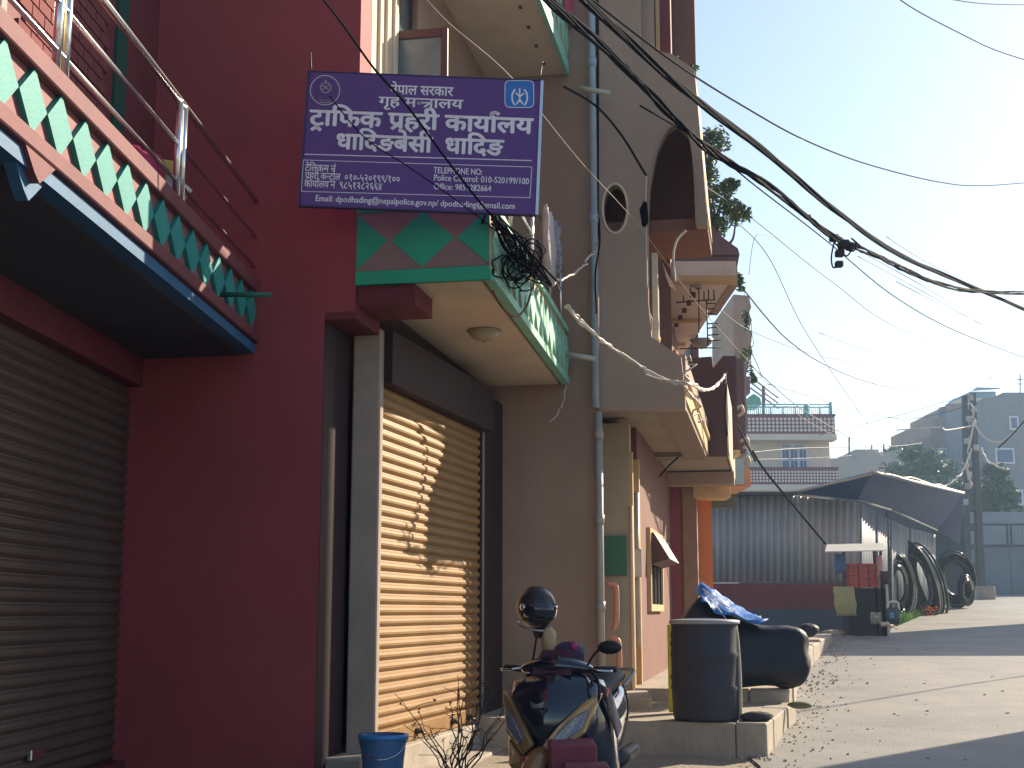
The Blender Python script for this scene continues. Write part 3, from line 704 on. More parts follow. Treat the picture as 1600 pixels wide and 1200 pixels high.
# ground floor: recess wall, street wall, door, window
GF = mat('pink_brown_plaster', (.21, .095, .07), .8, scale=2, dirt=.3)
MB(F2).box(.95, 1.26, 5.4, 5.6, .2, Z3).build('wall', mat('beige_wall', (.5, .42, .3), .8, scale=2, dirt=.3), b3)
MB(F2).box(1.0, 1.262, 6.2, 10.6, .2, Z3+.055).build('street_wall', GF, b3)
MB(F2).box(.95, 1.15, 5.6, 6.2, .2, Z3).build('door', WOOD, b3)
MB(F2).box(1.15, 1.29, 5.42, 5.5, .3, Z3-.3).build('door_frame', TAN, b3)
MB(F2).box(1.15, 1.29, 6.12, 6.198, .3, Z3-.3).build('door_frame', TAN, b3)
wf = MB(F2); ya0 = F2.hit(1012, 900, x=1.27).y; ya1 = F2.hit(1032, 900, x=1.27).y; z0_ = F2.hit(1020, 955, x=1.27).z; z1_ = F2.hit(1020, 830, x=1.27).z
for (y0_, y1_, a_, b_) in ((ya0, ya0+.09, z0_, z1_), (ya1-.09, ya1, z0_, z1_), (ya0+.09, ya1-.09, z1_-.08, z1_), (ya0+.09, ya1-.09, z0_, z0_+.08)): wf.box(1.262, 1.31, y0_, y1_, a_, b_)
wo = wf.build('window', TAN, b3); MB(F2).box(1.262, 1.27, ya0+.09, ya1-.09, z0_+.08, z1_-.08).build('pane', GLASS, wo)
for k in range(4):
    yy = ya0+.2+k*(ya1-ya0-.4)/3; MB(F2).tube([(1.285, yy, z0_+.08), (1.285, yy, z1_-.08)], .012, 6).build('bar', MATS['dark_iron'], wo)
m_ = MB(F2); m_.hexa([(1.31, ya0+.1, z1_-.42), (1.52, ya0+.1, z1_-.36), (1.52, ya1-.1, z1_-.36), (1.31, ya1-.1, z1_-.42)][::1], [(1.31, ya0+.1, z1_-.06), (1.335, ya0+.1, z1_-.05), (1.335, ya1-.1, z1_-.05), (1.31, ya1-.1, z1_-.06)])
m_.build('open_shutter', WOOD, wo)
# corner pipes
p0 = F2.hit(931, 640, y=YW-.06); p1 = F2.hit(930, -40, y=YW-.06)
MB(F2).tube([(p0.x, YW-.06, p0.z+.02), (p0.x, YW-.06, 12)], .036, 14).build('drainpipe', PVC, b3)
MB(F2).tube([(p0.x+.02, YW-.02, gz(12)+.1), (p0.x+.02, YW-.02, p0.z-.02)], .036, 14).build('drainpipe', mat('beige_pipe', (.42, .38, .33), .4), b3)
for z in (3.1, 2.3, 1.5, 5.2, 6.8): MB(F2).tube([(p0.x+(0 if z > 3.4 else .02), YW-(.06 if z > 3.4 else .02), z), (p0.x+(0 if z > 3.4 else .02), YW-(.06 if z > 3.4 else .02), z+.09)], .044, 14).build('pipe_collar', PVC if z > 3.4 else MATS['beige_pipe'], b3)
OP = mat('terracotta_pipe', (.6, .3, .2), .5)
def ppx(pts, y): return [F2.hit(u, v, y=y) for u, v in pts]
MB(F2).tube(catmull(ppx([(950, 912), (960, 914), (963, 925), (963, 970), (958, 985)], 5.2), 4), .03, 10).build('bent_pipe', OP, b3)
MB(F2).tube(catmull(ppx([(952, 995), (962, 998), (967, 1010), (968, 1060)], 5.2), 4), .03, 10).build('bent_pipe', OP, b3)
MB(F2).tube(ppx([(986, 790), (990, 1090)], 5.38), .018, 8).build('conduit', CREAM, b3)
MB(F2).tube(ppx([(994, 770), (997, 1010)], 6.0), .03, 8).build('conduit', MATS['beige_pipe'], b3)
p = ppx([(996, 880)], 6.0)[0]; MB(F2).box(p.x-.05, p.x+.05, p.y-.08, p.y-.02, p.z-.15, p.z+.15).build('meter_box', GSTEEL, b3, bevel=.008)
p = ppx([(960, 868)], 5.36)[0]; MB(F2).box(p.x-.12, p.x+.12, 5.34, 5.39, p.z-.2, p.z+.2).build('green_notice', mat('green_board', (.04, .16, .09), .6), b3)
# door steps (lit, right of the scooter)
st = thing('doorstep', '', '', F2.w(1.3, 2.9, .5)); del st['label']; del st['category']; st['kind'] = 'structure'
def gbox(fr, pts, z0, z1, nm, m, parent, bevel=.01):
    mb = MB(fr); mb.hexa([(x, y, z0) for x, y in pts], [(x, y, z1) for x, y in pts]); return mb.build(nm, m, parent, bevel=bevel)
c1 = P(1049, 1122, 12.6); c0 = P(980, 1122, 12.6); zt = P(1020, 1090, 12.6).z
gbox(W, [(c0.x-.6, 12.6), (c1.x-.18, 12.55), (c1.x-.05, 14.5), (c0.x-.4, 14.5)], .3, zt, 'step', CONC, st)
gbox(W, [(c0.x-.6, 12.3), (c1.x+.0, 12.25), (c1.x+.15, 14.6), (c0.x-.4, 14.6)], .3, zt-.12, 'step', CONC, st)

# ------------------------------------------------------------------ building four and beyond
b4 = thing('balcony_house', 'brown house beyond with deep first floor balcony box and low cream ceiling', 'building', F2.w(1.6, 10.8, .7))
Y4 = 9.04+.0
def q4(u, v): q = F2.hit(u, v, y=Y4); return q.x, q.z
xr, zt = q4(1133, 570); _, zb = q4(1100, 712)
_, zbb = q4(1090, 757)
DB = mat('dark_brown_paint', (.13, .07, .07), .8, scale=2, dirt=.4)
rim = [q4(*p) for p in ((1052, 545), (1060, 560), (1068, 566), (1070, 560), (1112, 557), (1114, 574), (1135, 580), (1134, 600), (1132, 600), (1134, 690), (1140, 712), (1040, 712))]
plate(F2, [rim], lambda a, b: (a, Y4, b), (0, .15, 0), 'side_wall', DB, b4)
ye = 12.2
MB(F2).box(1.2, xr-.02, Y4+.16, ye, zb+.0, zb+.14).build('slab', MATS['dark_cream_ceiling'], b4)
m_ = MB(F2); m_.hexa([(xr, Y4, zb-.02), (xr+.02, Y4, zb-.02), (xr+.02, ye, zb-.02), (xr, ye, zb-.02)], [(xr-.005, Y4, q4(1131, 600)[1]), (xr+.02, Y4, q4(1131, 600)[1]), (xr+.02, ye, q4(1131, 600)[1]), (xr-.005, ye, q4(1131, 600)[1])])
m_.build('street_wall', CREAM, b4)
yb = 10.9; q0 = F2.hit(1030, 740, y=yb); q1 = F2.hit(1142, 758, y=yb)
MB(F2).box(q0.x, xr+.03, yb, yb+.3, F2.hit(1060, 758, y=yb).z, F2.hit(1060, 738, y=yb).z).build('beam', GREYB, b4)
q0 = F2.hit(1040, 860, y=yb+.5); q1 = F2.hit(1068, 860, y=yb+.5); q2 = F2.hit(1090, 860, y=yb+.5)
MB(F2).box(q0.x, q1.x, yb+.5, yb+.8, .4, 3.9).build('wall', RED, b4)
MB(F2).box(q1.x, q2.x, yb+.45, yb+.8, .4, 3.9).build('pillar', mat('brown_pillar', (.35, .2, .12), .8), b4)
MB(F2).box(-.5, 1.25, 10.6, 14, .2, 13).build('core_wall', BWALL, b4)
MB(F2).tube([F2.hit(1043, 795, y=yb+.3), F2.hit(1047, 985, y=yb+.3)], .014, 8).build('conduit', WHITE, b4)
# orange post house
b5 = thing('orange_house', 'orange painted shop wall post with tan lintels between brown house and tin shed', 'building', P(1100, 960, 20))
q0 = P(1088, 850, 20); q1 = P(1113, 850, 20)
MB(W).box(q0.x, q1.x, 20, 20.3, .6, P(1100, 778, 20).z).build('post', ORANGE, b5)
MB(W).box(q0.x-1.2, q0.x-.002, 20.1, 20.4, .6, 4).build('wall', MAROON, b5)
MB(W).box(q0.x-.1, P(1140, 760, 19.6).x, 19.5, 19.98, P(1100, 779, 19.6).z, P(1100, 757, 19.6).z).build('lintel', TAN, b5, bevel=.01)
MB(W).box(q0.x-.2, P(1165, 760, 21.5).x, 21, 24, P(1100, 764, 21.5).z, P(1100, 738, 21.5).z).build('lintel', mat('peach_paint', (.65, .35, .2), .75, dirt=.2), b5)
MB(W).box(P(1100, 750, 22).x, P(1158, 750, 22).x, 22.5, 22.8, P(1130, 790, 22).z, P(1130, 763, 22).z).build('notice_board', mat('grey_green_board', (.12, .16, .14), .7), b5)
MB(W).box(P(1143, 750, 21).x, P(1161, 750, 21).x, 20.9, 20.95, P(1143, 757, 21).z, P(1143, 718, 21).z).build('blue_panel', mat('pale_blue_panel', (.35, .55, .65), .5), b5)
MB(W).box(P(1130, 700, 19.5).x, P(1150, 700, 19.5).x, 19.3, 22, P(1140, 706, 19.5).z, P(1140, 560, 19.5).z).build('dark_wall', DB, b5)
MB(W).box(P(1130, 700, 19.5).x, P(1152, 700, 19.5).x, 19.25, 22, P(1140, 714, 19.5).z, P(1140, 706, 19.5).z-.002).build('ledge', TAN, b5)
# upper storeys of the next house: mauve parapet, cream soffit with lamp
b6 = thing('upper_storey_house', 'tall house whose mauve canopy and cream balcony ceiling overhang the street', 'building', P(1090, 960, 18))
YU = 17.6
MAUVE = mat('mauve_concrete', (.22, .15, .16), .85, scale=3, dirt=.3)
def pu(u, v, Y=YU): q = P(u, v, Y); return q.x, q.z
for (pts, nm, th, yy) in (([(1058, 356), (1110, 352), (1128, 370), (1153, 388), (1156, 398), (1056, 398)], 'canopy', .5, YU), ([(1054, 399), (1156, 399), (1152, 421), (1140, 424), (1056, 424)], 'parapet', .4, YU+.05)):
    m_ = MB(); m_.prism([(pu(u, v)[0], yy, pu(u, v)[1]) for u, v in pts], (0, th, 0)); m_.build(nm, MAUVE, b6)
zS = pu(1100, 430)[1]
xl, xrr = pu(1052, 430)[0], pu(1151, 430)[0]
m_ = MB(); m_.box(xl, xrr, YU+.02, 25, zS, zS+.2); sof = m_.build('soffit', mat('pale_ceiling_paint', (.78, .68, .58), .8, scale=2, dirt=.15), b6)
MB().box(xl, xrr, YU+.0, YU+.22, zS-.08, zS-.001).build('soffit_beam', TAN, b6)
for yy in (20.3, 22.2): MB().box(xl, xrr-.1, yy, yy+.12, zS-.05, zS-.001).build('soffit_beam', TAN, b6)
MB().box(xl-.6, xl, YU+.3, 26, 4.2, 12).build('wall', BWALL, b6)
MB().box(xrr-.02, xrr+.10, YU+.5, YU+2.4, zS-.02, zS+.22).build('side_box', GREYB, b6)
for i in range(8):
    a = P(1138-i*2, 432+i*8, 18.0+i*.6); MB().tube([(xrr-.45, 18.1+i*.5, zS-.001), (xrr-.45, 18.1+i*.5, zS-.07)], .035, 8).build('downlight', MAROON, b6)
# pale building sliver and its far wall
MB().box(P(1062, 500, 25).x, P(1146, 500, 25).x, 25, 25.3, P(1100, 600, 25).z, zS).build('end_wall', mat('pale_wall', (.5, .45, .4), .85, dirt=.2), b6)
MB().box(xl+.02, P(1080, 520, 24).x, 23.9, 24.9, P(1080, 560, 24).z, P(1080, 505, 24).z).build('window', mat('sky_blue_shutter', (.2, .42, .6), .5), b6)
MB().box(P(1081, 520, 23.7).x, P(1091, 520, 23.7).x, 23.7, 23.9, P(1080, 562, 23.7).z, P(1080, 512, 23.7).z).build('pillar', DB, b6)
lpos = P(1087, 440, 18.6)
def bowl(c, r, lab):
    t = thing('ceiling_lamp', lab, 'lamp', c)
    MB().lathe(c, [(.0, -.10*r/.14), (.06*r/.14, -.09*r/.14), (.11*r/.14, -.05*r/.14), (r, -.004), (0, -.003)], 20).build('shade', mat('grey_lamp_glass', (.25, .25, .22), .4), t)
    MB().lathe((c[0], c[1], c[2]), [(.0, -.12*r/.14), (.015, -.11*r/.14), (.015, -.09*r/.14)], 8).build('knob', MATS['brass_rust'], t)
r_ = ray(1087, 437); tt = (zS-EYE)/r_.z; c = Vector((0, 0, EYE))+r_*tt; bowl((c.x, c.y, zS-.001), .15, 'nearer bowl lamp on the cream ceiling under the mauve canopy')
r_ = ray(1096, 526); tt = (zS-.001-EYE)/r_.z; c = Vector((0, 0, EYE))+r_*tt; bowl((c.x, min(c.y, 24), zS-.05), .2, 'farther bowl lamp at the inner end of the cream ceiling')
# security grille seen under the ceiling
grl = thing('window_grille', 'thin dark iron grille and aerial frame before the cream ceiling', 'grille', P(1100, 540, 18.3))
m_ = MB()
for (a, b) in (((1056, 473), (1118, 468)), ((1104, 468), (1106, 540)), ((1092, 420), (1092, 520)), ((1078, 360), (1079, 465)), ((1104, 474), (1119, 474)), ((1104, 483), (1120, 482)), ((1104, 491), (1118, 489)), ((1105, 506), (1121, 505)), ((1105, 513), (1120, 511)), ((1106, 524), (1124, 522)), ((1106, 533), (1126, 531)), ((1062, 545), (1126, 543)), ((1100, 455), (1100, 468)), ((1107, 453), (1107, 468)), ((1115, 453), (1116, 468)), ((1084, 456), (1084, 470)), ((1068, 462), (1068, 472))):
    g_ = MB(); g_.tube([P(a[0], a[1], 18.3), P(b[0], b[1], 18.3)], .010, 6); g_.build('bar', MATS['dark_iron'], grl)
# house six: pale wall with plants, far along the row
b7 = thing('pale_narrow_house', 'pale narrow house with scalloped edge and hanging plants beyond the canopy', 'building', P(1165, 960, 27))
rim = [(1146, 460), (1170, 462), (1174, 480), (1170, 490), (1175, 500), (1171, 512), (1176, 522), (1172, 536), (1176, 550), (1168, 575), (1164, 600), (1168, 640), (1165, 700), (1170, 740), (1168, 760), (1148, 762)]
MB().prism([(P(u, v, 27).x, 27, P(u, v, 27).z) for u, v in rim], (0, 3, 0)).build('wall', mat('stained_pale_wall', (.42, .38, .33), .9, scale=2, dirt=.6), b7)
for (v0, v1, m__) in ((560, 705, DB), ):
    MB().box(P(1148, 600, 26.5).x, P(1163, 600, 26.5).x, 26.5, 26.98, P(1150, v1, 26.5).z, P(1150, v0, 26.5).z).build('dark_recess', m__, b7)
for k, (u, v) in enumerate(((1150, 640), (1158, 690), (1160, 720))):
    MB().tube(catmull([P(u, v, 26.3), P(u+8, v-6, 26.2), P(u+11, v+4, 26.2), P(u+4, v+10, 26.3)], 5), .03, 6).build('cable_loop', WWIRE, b7)

# ------------------------------------------------------------------ foliage
LEAFA = mat('leaf_green', (.06, .13, .035), .6, scale=3, col2=(.025, .06, .02), bump=0)
LEAFB = mat('leaf_light_green', (.24, .40, .17), .6, scale=3, col2=(.05, .11, .03), bump=0)
BARK = mat('bark', (.12, .09, .065), .9, scale=10)
def leaves(mb, c, rad, n, s, rnd, flat=1.0):
    for _ in range(n):
        while True:
            d = Vector((rnd.uniform(-1, 1), rnd.uniform(-1, 1), rnd.uniform(-1, 1)))
            if d.length < 1: break
        d = d*(.55+.45*d.length)
        p = Vector(c)+Vector((d.x*rad[0], d.y*rad[1], d.z*rad[2]))
        a = Vector((rnd.gauss(0, 1), rnd.gauss(0, 1), rnd.gauss(0, .6))).normalized()
        b = a.cross(Vector((rnd.gauss(0, 1), rnd.gauss(0, 1), rnd.gauss(0, 1)))).normalized()
        l = s*rnd.uniform(.6, 1.4); w_ = l*.38
        mb.poly([p-a*l, p+b*w_, p+a*l, p-b*w_], [(0, 1, 2, 3)])
def tree(lab, base, clumps, n, s, seed, mt=(LEAFA, LEAFB), trunk=.1, group=None, cat='tree', nm='tree'):
    rnd = random.Random(seed); t = thing(nm, lab, cat, base, 0, group)
    tm = MB(); top = Vector(clumps[0][0])
    for c, r in clumps:
        c = Vector(c); mid = (Vector(base)*.4+c*.6)+Vector((rnd.uniform(-.2, .2), 0, -.2))
        tm.tube(catmull([base, mid, c+Vector((0, 0, r[2]*.3))], 5), [trunk*(1-.8*i/10) for i in range(11)], 7)
    tm.build('trunk', BARK, t)
    for k in (0, 1):
        mb = MB()
        for c, r in clumps:
            sub = max(4, int(n/60))
            for _ in range(sub):
                cc = Vector(c)+Vector((rnd.uniform(-1, 1)*r[0], rnd.uniform(-1, 1)*r[1], rnd.uniform(-1, 1)*r[2]))*.75
                leaves(mb, cc, [q*.55 for q in r], int(n/sub/2), s, rnd)
        mb.build('crown', mt[k], t, recalc=False, kind='stuff')
    return t
def c3d(u, v, Y, ru, rv): p = P(u, v, Y); k = Y/FPX; return (p, (ru*k, ru*k*.8, rv*k))
LEAFH = mat('leaf_olive', (.13, .22, .09), .6, scale=3, col2=(.04, .08, .03), bump=0)
tree('leafy creeper rising behind the mauve canopy against the sky', P(1125, 385, 19), [c3d(1114, 222, 19.3, 24, 22), c3d(1106, 262, 19.2, 16, 24), c3d(1128, 308, 19, 26, 24), c3d(1150, 332, 19, 24, 16), c3d(1118, 350, 19, 18, 18), c3d(1140, 290, 19.1, 14, 10)], 620, .042, 3, (LEAFB, LEAFH), .03, cat='plant', nm='creeper')
tree('small plant tuft on the roof corner of the grey brown house', P(1085, 112, 13), [c3d(1085, 106, 13, 8, 6), c3d(1062, 96, 13, 6, 5)], 60, .022, 4, trunk=.006, cat='plant', nm='roof_plant')
tree('trailing plant over the pale narrow house edge', P(1172, 545, 26.6), [c3d(1167, 560, 26.6, 9, 20), c3d(1158, 440, 20, 8, 14), c3d(1165, 500, 26.6, 5, 14), c3d(1178, 590, 26.6, 6, 10)], 120, .05, 5, trunk=.01, cat='plant', nm='trailing_plant')
# ------------------------------------------------------------------ tin shed
SHY = 29.0
shed = thing('tin_shed', 'long corrugated tin shed on a maroon wall under a dark blue sheet roof', 'shed', P(1230, 985, SHY))
def corr(fr_pts, n, amp, nm, m, parent, segs=6):
    """corrugated sheet between four world corners bl, br, tr, tl"""
    bl_, br_, tr_, tl_ = [Vector(p) for p in fr_pts]; nrm = (br_-bl_).cross(tl_-bl_).normalized(); mb = MB(); vs = []
    N = n*segs
    for i in range(N+1):
        f = i/N; o = nrm*amp*math.sin(2*math.pi*i/segs)
        vs += [bl_.lerp(br_, f)+o, tl_.lerp(tr_, f)+o]
    for i in range(N+1): vs += []
    mb.poly(vs, [(2*i, 2*i+2, 2*i+3, 2*i+1) for i in range(N)], True); o = mb.build(nm, m, parent, recalc=False)
    md = o.modifiers.new('thick', 'SOLIDIFY'); md.thickness = .004; return o
TIN = mat('blue_grey_tin', (.42, .47, .54), .55, .1, scale=1.2, col2=(.25, .29, .36), stretch=(1, 1, .25), bump=.03, dirt=.35)
DTIN = mat('shaded_tin', (.22, .25, .29), .65, .1, scale=1.2, col2=(.13, .15, .19), stretch=(1, 1, .25), bump=.03, dirt=.3)  # shaded copy of the tin, colour darkened for the side wall
TIN2 = mat('light_tin', (.46, .48, .50), .6, .1, scale=1.2, col2=(.30, .32, .36), stretch=(1, 1, .25), bump=.03, dirt=.3)
for (u0, u1, vt0, vt1, n, m__) in ((1108, 1160, 772, 770, 5, TIN), (1160, 1246, 770, 775, 8, TIN), (1246, 1343, 775, 785, 9, TIN2)):
    zb = P(u0, 910, SHY).z
    o = corr([P(u0+.3, 910, SHY), P(u1-.3, 910, SHY), P(u1-.3, vt1, SHY), P(u0+.3, vt0, SHY)], n, .035, 'tin_sheet', m__, shed)
bz = P(1230, 912, SHY)
MB().box(P(1105, 950, SHY).x, P(1344, 950, SHY).x, SHY-.12, SHY+.15, gz(SHY)-.3, bz.z).build('base_wall', MAROON, shed)
MB().box(P(1105, 950, SHY).x, P(1344, 950, SHY).x, SHY-.14, SHY-.121, gz(SHY)-.3, gz(SHY)+.45).build('base_band', mat('blue_grey_paint', (.06, .08, .12), .8, dirt=.4), shed)
# side wall receding to the right
e0 = P(1345, 910, SHY); e1 = P(1392, 905, 33.5); e2 = P(1465, 900, 41)
for (a, b, va, vb, vta, vtb, ya, yb_, m__) in ((1345, 1368, 975, 968, 785, 800, SHY, 31.2, DTIN), (1370, 1390, 968, 962, 800, 812, 31.3, 33.3, DTIN), (1392, 1420, 962, 955, 812, 825, 33.6, 36.5, DTIN), (1422, 1462, 955, 945, 825, 835, 36.7, 41, DTIN)):
    A = G(a, va); A.y = ya; A.x = P(a, va, ya).x; A.z = gz(ya); B = P(b, vb, yb_); B.z = gz(yb_); C = P(b, vtb, yb_); D = P(a, vta, ya)
    corr([A, B, C, D], 6 if m__ is not GSTEEL else 1, .03 if m__ is not GSTEEL else .005, 'tin_sheet', m__, shed)
MB().box(P(1387, 900, 32.9).x, P(1392, 900, 32.9).x, 32.9, 32.98, gz(33)-.2, P(1390, 800, 32.9).z).build('post', mat('dark_post', (.03, .04, .06), .6), shed)
ROOF = mat('dark_blue_roof', (.02, .055, .19), .7, 0, scale=2, dirt=.2, bump=.05)
rp = [P(1236, 771, SHY-.1), P(1340, 781, SHY+.3), P(1392, 796, 33.2), P(1464, 828, 40.5), P(1500, 850, 44), P(1506, 772, 37), P(1362, 740, 27.2)]
m_ = MB(); m_.poly([*rp, *[p+Vector((0, .05, .04)) for p in rp]], [(0, 1, 6), (1, 2, 6), (2, 3, 5), (2, 5, 6), (3, 4, 5), (7, 13, 8), (8, 13, 9), (9, 12, 10), (9, 13, 12), (10, 12, 11)]+[(i, (i+1) % 7, (i+1) % 7+7, i+7) for i in range(7)]); m_.build('roof', ROOF, shed)
m_ = MB(); m_.box(P(1106, 770, SHY-.3).x, P(1245, 770, SHY-.3).x, SHY-.4, SHY+2, P(1150, 773, SHY-.3).z, P(1150, 769, SHY-.3).z); m_.build('eave', MATS['dark_post'], shed)
def strip(a, b, r, nm, m, par): m2 = MB(); m2.tube([a, b], r, 6); return m2.build(nm, m, par)
strip(rp[6]+Vector((0, 0, .03)), rp[5]+Vector((0, 0, .03)), .035, 'ridge', GSTEEL, shed); strip(rp[0], rp[6], .03, 'ridge', GSTEEL, shed)
for i in (0, 1, 2): strip(rp[i], rp[i+1], .03, 'eave_edge', GSTEEL, shed)
# back of shed so no sky shows below the roof
MB().box(P(1345, 800, 42).x-3, P(1505, 800, 47).x, 47, 47.2, gz(47), P(1400, 780, 47).z).build('back_wall', MATS['dark_post'], shed)

# ------------------------------------------------------------------ patterned house
PY = 62.0; pk = PY/FPX
ph = thing('patterned_house', 'cream three storey house with dotted maroon parapets and turquoise roof railing', 'house', P(1230, 940, PY))
PM = mat('maroon_parapet', (.22, .05, .07), .8, scale=1, dirt=.2); PC = mat('cream_house_wall', (.72, .62, .50), .8, scale=.6, dirt=.1)
DOT = mat('cream_tile', (.78, .66, .6), .7, bump=0)
def X(u, Y=PY): return P(u, 700, Y).x
def Z(v, Y=PY): return P(1230, v, Y).z
MB().box(X(1100), X(1296), PY, PY+8, gz(PY), Z(676)).build('wall', PC, ph)
for (v0, v1, ur, yf) in ((650, 678, 1306, PY-.9), (733, 757, 1308, PY-.9)):
    z1, z0 = P(1230, v0, yf).z, P(1230, v1, yf).z; xr_ = P(ur, 700, yf).x; xl_ = P(1100, 700, yf).x
    pp = MB(); pp.box(xl_, xr_, yf, yf+.12, z0, z1); pp.box(xr_-.12, xr_, yf+.12, PY+6, z0, z1); par = pp.build('parapet', PM, ph)
    MB().box(xl_, xr_+.05, yf-.05, PY-.01, z0-.28, z0-.003).build('slab', PC, ph)
    MB().box(xl_, xr_+.04, yf-.04, yf+.16, z1+.002, z1+.09).build('coping', MAROON, ph)
    mb = MB(); rows = 4; hh = (z1-z0-.15)/rows; nn = int((xr_-xl_)/(hh*1.05))
    for j in range(rows):
        for i in range(nn):
            cx_ = xl_+(i+.5)*(xr_-xl_)/nn; cz_ = z0+.09+hh*(j+.5); r_ = hh*.42
            pts = [(cx_+r_*math.cos(t), yf-.03, cz_+r_*math.sin(t)) for t in [math.pi*k/4 for k in range(8)]]
            mb.face(pts); 
    mb.build('tile_dots', DOT, ph, recalc=False, kind='stuff')
wf = MB(); wf.box(X(1218), X(1262), PY-.08, PY-.005, Z(733), Z(694)); wo = wf.build('window', mat('pale_blue_frame', (.62, .66, .75), .6), ph)
BG = mat('blue_glass', (.04, .08, .22), .2)
for (u0, u1) in ((1221, 1232), (1234, 1245), (1248, 1259)):
    for (v0, v1) in ((703, 718), (720, 733)):
        for k in (0, 1):
            ua = u0+(u1-u0)*k/2+.7; MB().box(X(ua), X(ua+(u1-u0)/2-1.4), PY-.1, PY-.082, Z(v1), Z(v0)).build('pane', BG, wo)
for (u0, u1) in ((1221, 1235), (1241, 1255)): MB().box(X(u0), X(u1), PY-.1, PY-.082, Z(699), Z(696)).build('vent', mat('grey_vent', (.3, .3, .36), .6), wo)
ac = thing('air_conditioner', 'white outdoor air conditioner box under the dotted parapet of the cream house', 'air conditioner', (X(1182), PY-.3, Z(690)))
MB().box(X(1174), X(1191), PY-.4, PY-.01, Z(691), Z(681)).build('case', WHITE, ac, bevel=.02)
MB().lathe((X(1180), PY-.41, Z(686)), [(.0, 0), (.12, 0), (.12, .012)], 16, Matrix.Rotation(R(90), 3, 'X')).build('fan_grille', MATS['grey_vent'], ac)
# roof railing
TQ = mat('turquoise_metal', (.12, .45, .48), .5)
yf = PY-.85
for v in (632, 636, 648): MB().tube([P(1100, v, yf), P(1299, v, yf)], .035, 6).build('rail', TQ, ph)
for i in range(42):
    u = 1166+i*3.2
    MB().tube([P(u, 649, yf), P(u, 635, yf)], .018 if i % 6 else .05, 5).build('baluster', TQ if i % 3 else WHITE, ph)
MB().tube([P(1260, 652, yf), P(1260, 632, yf)], .12, 6).build('post', TQ, ph); MB().tube([P(1298, 652, yf), P(1298, 628, yf)], .08, 6).build('post', TQ, ph)
# stair head with sloping rails, hut with green roof, round sign
MB().tube([P(1193, 648, PY+2), P(1193, 603, PY+2)], .09, 6).build('mast', DB, ph)
for d in (0, 9, 18): MB().tube([P(1172, 588+d, PY+2), P(1216, 622+d*.9, PY+2)], .05, 5).build('stair_rail', MATS['grey_vent'], ph)
hut = MB(); hut.prism([P(1166, 632, PY+3), P(1170, 620, PY+3), P(1178, 615, PY+3), P(1188, 622, PY+3), P(1190, 632, PY+3)], (0, 2, 0)); hut.build('roof_hut', mat('green_sheet', (.05, .32, .24), .6), ph)
MB().box(P(1152, 600, 50).x, P(1172, 600, 50).x, 50, 51, P(1160, 614, 50).z, P(1160, 588, 50).z).build('stair_head', PM, ph)

# ------------------------------------------------------------------ distant houses
GREYH = mat('grey_concrete_wall', (.34, .32, .31), .9, scale=.4, dirt=.3)
def farhouse(lab, Y, pieces, mt, nm='distant_house', wins=(), depth=10):
    t = thing(nm, lab, 'house', P(pieces[0][0], 940, Y))
    for k, (u0, u1, v0) in enumerate(pieces):
        MB().box(P(u0, 800, Y).x, P(u1, 800, Y).x-.01, Y+k*.05, Y+depth, gz(Y), P(u0, v0, Y).z).build('wall', mt if not isinstance(mt, (list,)) else mt[k], t)
    for (u0, v0, u1, v1) in wins:
        w_ = MB().box(P(u0, 800, Y).x, P(u1, 800, Y).x, Y-.08, Y-.01, P(u0, v1, Y).z, P(u0, v0, Y).z).build('window', mat('far_frame', (.6, .6, .62), .6), t)
        MB().box(P(u0, 800, Y).x+.12, P(u1, 800, Y).x-.12, Y-.1, Y-.081, P(u0, v1, Y).z+.12, P(u0, v0, Y).z-.12).build('pane', BG, w_)
    return t
t = farhouse('low grey flat roofed house with sloping parapet behind the shed', 80, [(1300, 1341, 716), (1341, 1378, 702), (1378, 1400, 706), (1400, 1440, 704)], GREYH)
for (u, v0, v1) in ((1327, 712, 683), (1362, 702, 695), (1381, 706, 694)): MB().tube([P(u, v0, 80), P(u, v1, 80)], .06, 5).build('aerial_post', DB, t)
BRH = mat('bare_brick_wall', (.30, .20, .17), .9, scale=.5, dirt=.3)
t = farhouse('stepped bare brick house with black rooftop water tank', 92, [(1437, 1462, 685), (1462, 1513, 654), (1497, 1520, 630)], BRH, wins=((1470, 700, 1484, 722), (1445, 712, 1455, 728)))
tank = thing('water_tank', 'dark round water tank on the stepped brick house roof', 'water tank', P(1482, 655, 93))
pw = P(1484, 656, 94); MB().lathe(pw, [(0, 0), (.78, 0), (.8, .1), (.8, .75), (.7, .88), (.25, .98), (.22, 1.05), (0, 1.05)], 20).build('body', mat('dark_tank', (.05, .07, .1), .5), tank)
MB().lathe(pw+Vector((0, 0, 1.05)), [(.23, 0), (.23, .06), (0, .07)], 12).build('lid', BLACK, tank)
CRH = mat('far_cream_wall', (.55, .52, .45), .85, scale=.5, dirt=.2); BLH = mat('far_blue_wall', (.16, .26, .38), .8, scale=.5)
t = farhouse('cream and blue house with blue rooftop room behind the utility pole', 104, [(1512, 1562, 622), ], CRH, wins=((1533, 650, 1560, 662), (1522, 672, 1532, 690)))
MB().box(P(1520, 620, 104).x, P(1560, 620, 104).x, 104.5, 110, P(1520, 622, 104).z, P(1520, 610, 104).z).build('roof_room', BLH, t)
MB().hexa([P(1517, 611, 104), P(1562, 608, 104), P(1562, 608, 112), P(1517, 611, 112)], [P(1526, 605, 104), P(1563, 606, 104), P(1563, 606, 112), P(1526, 605, 112)]).build('roof', BLH, t)
DKH = mat('far_dark_wall', (.20, .20, .24), .9, scale=.5)
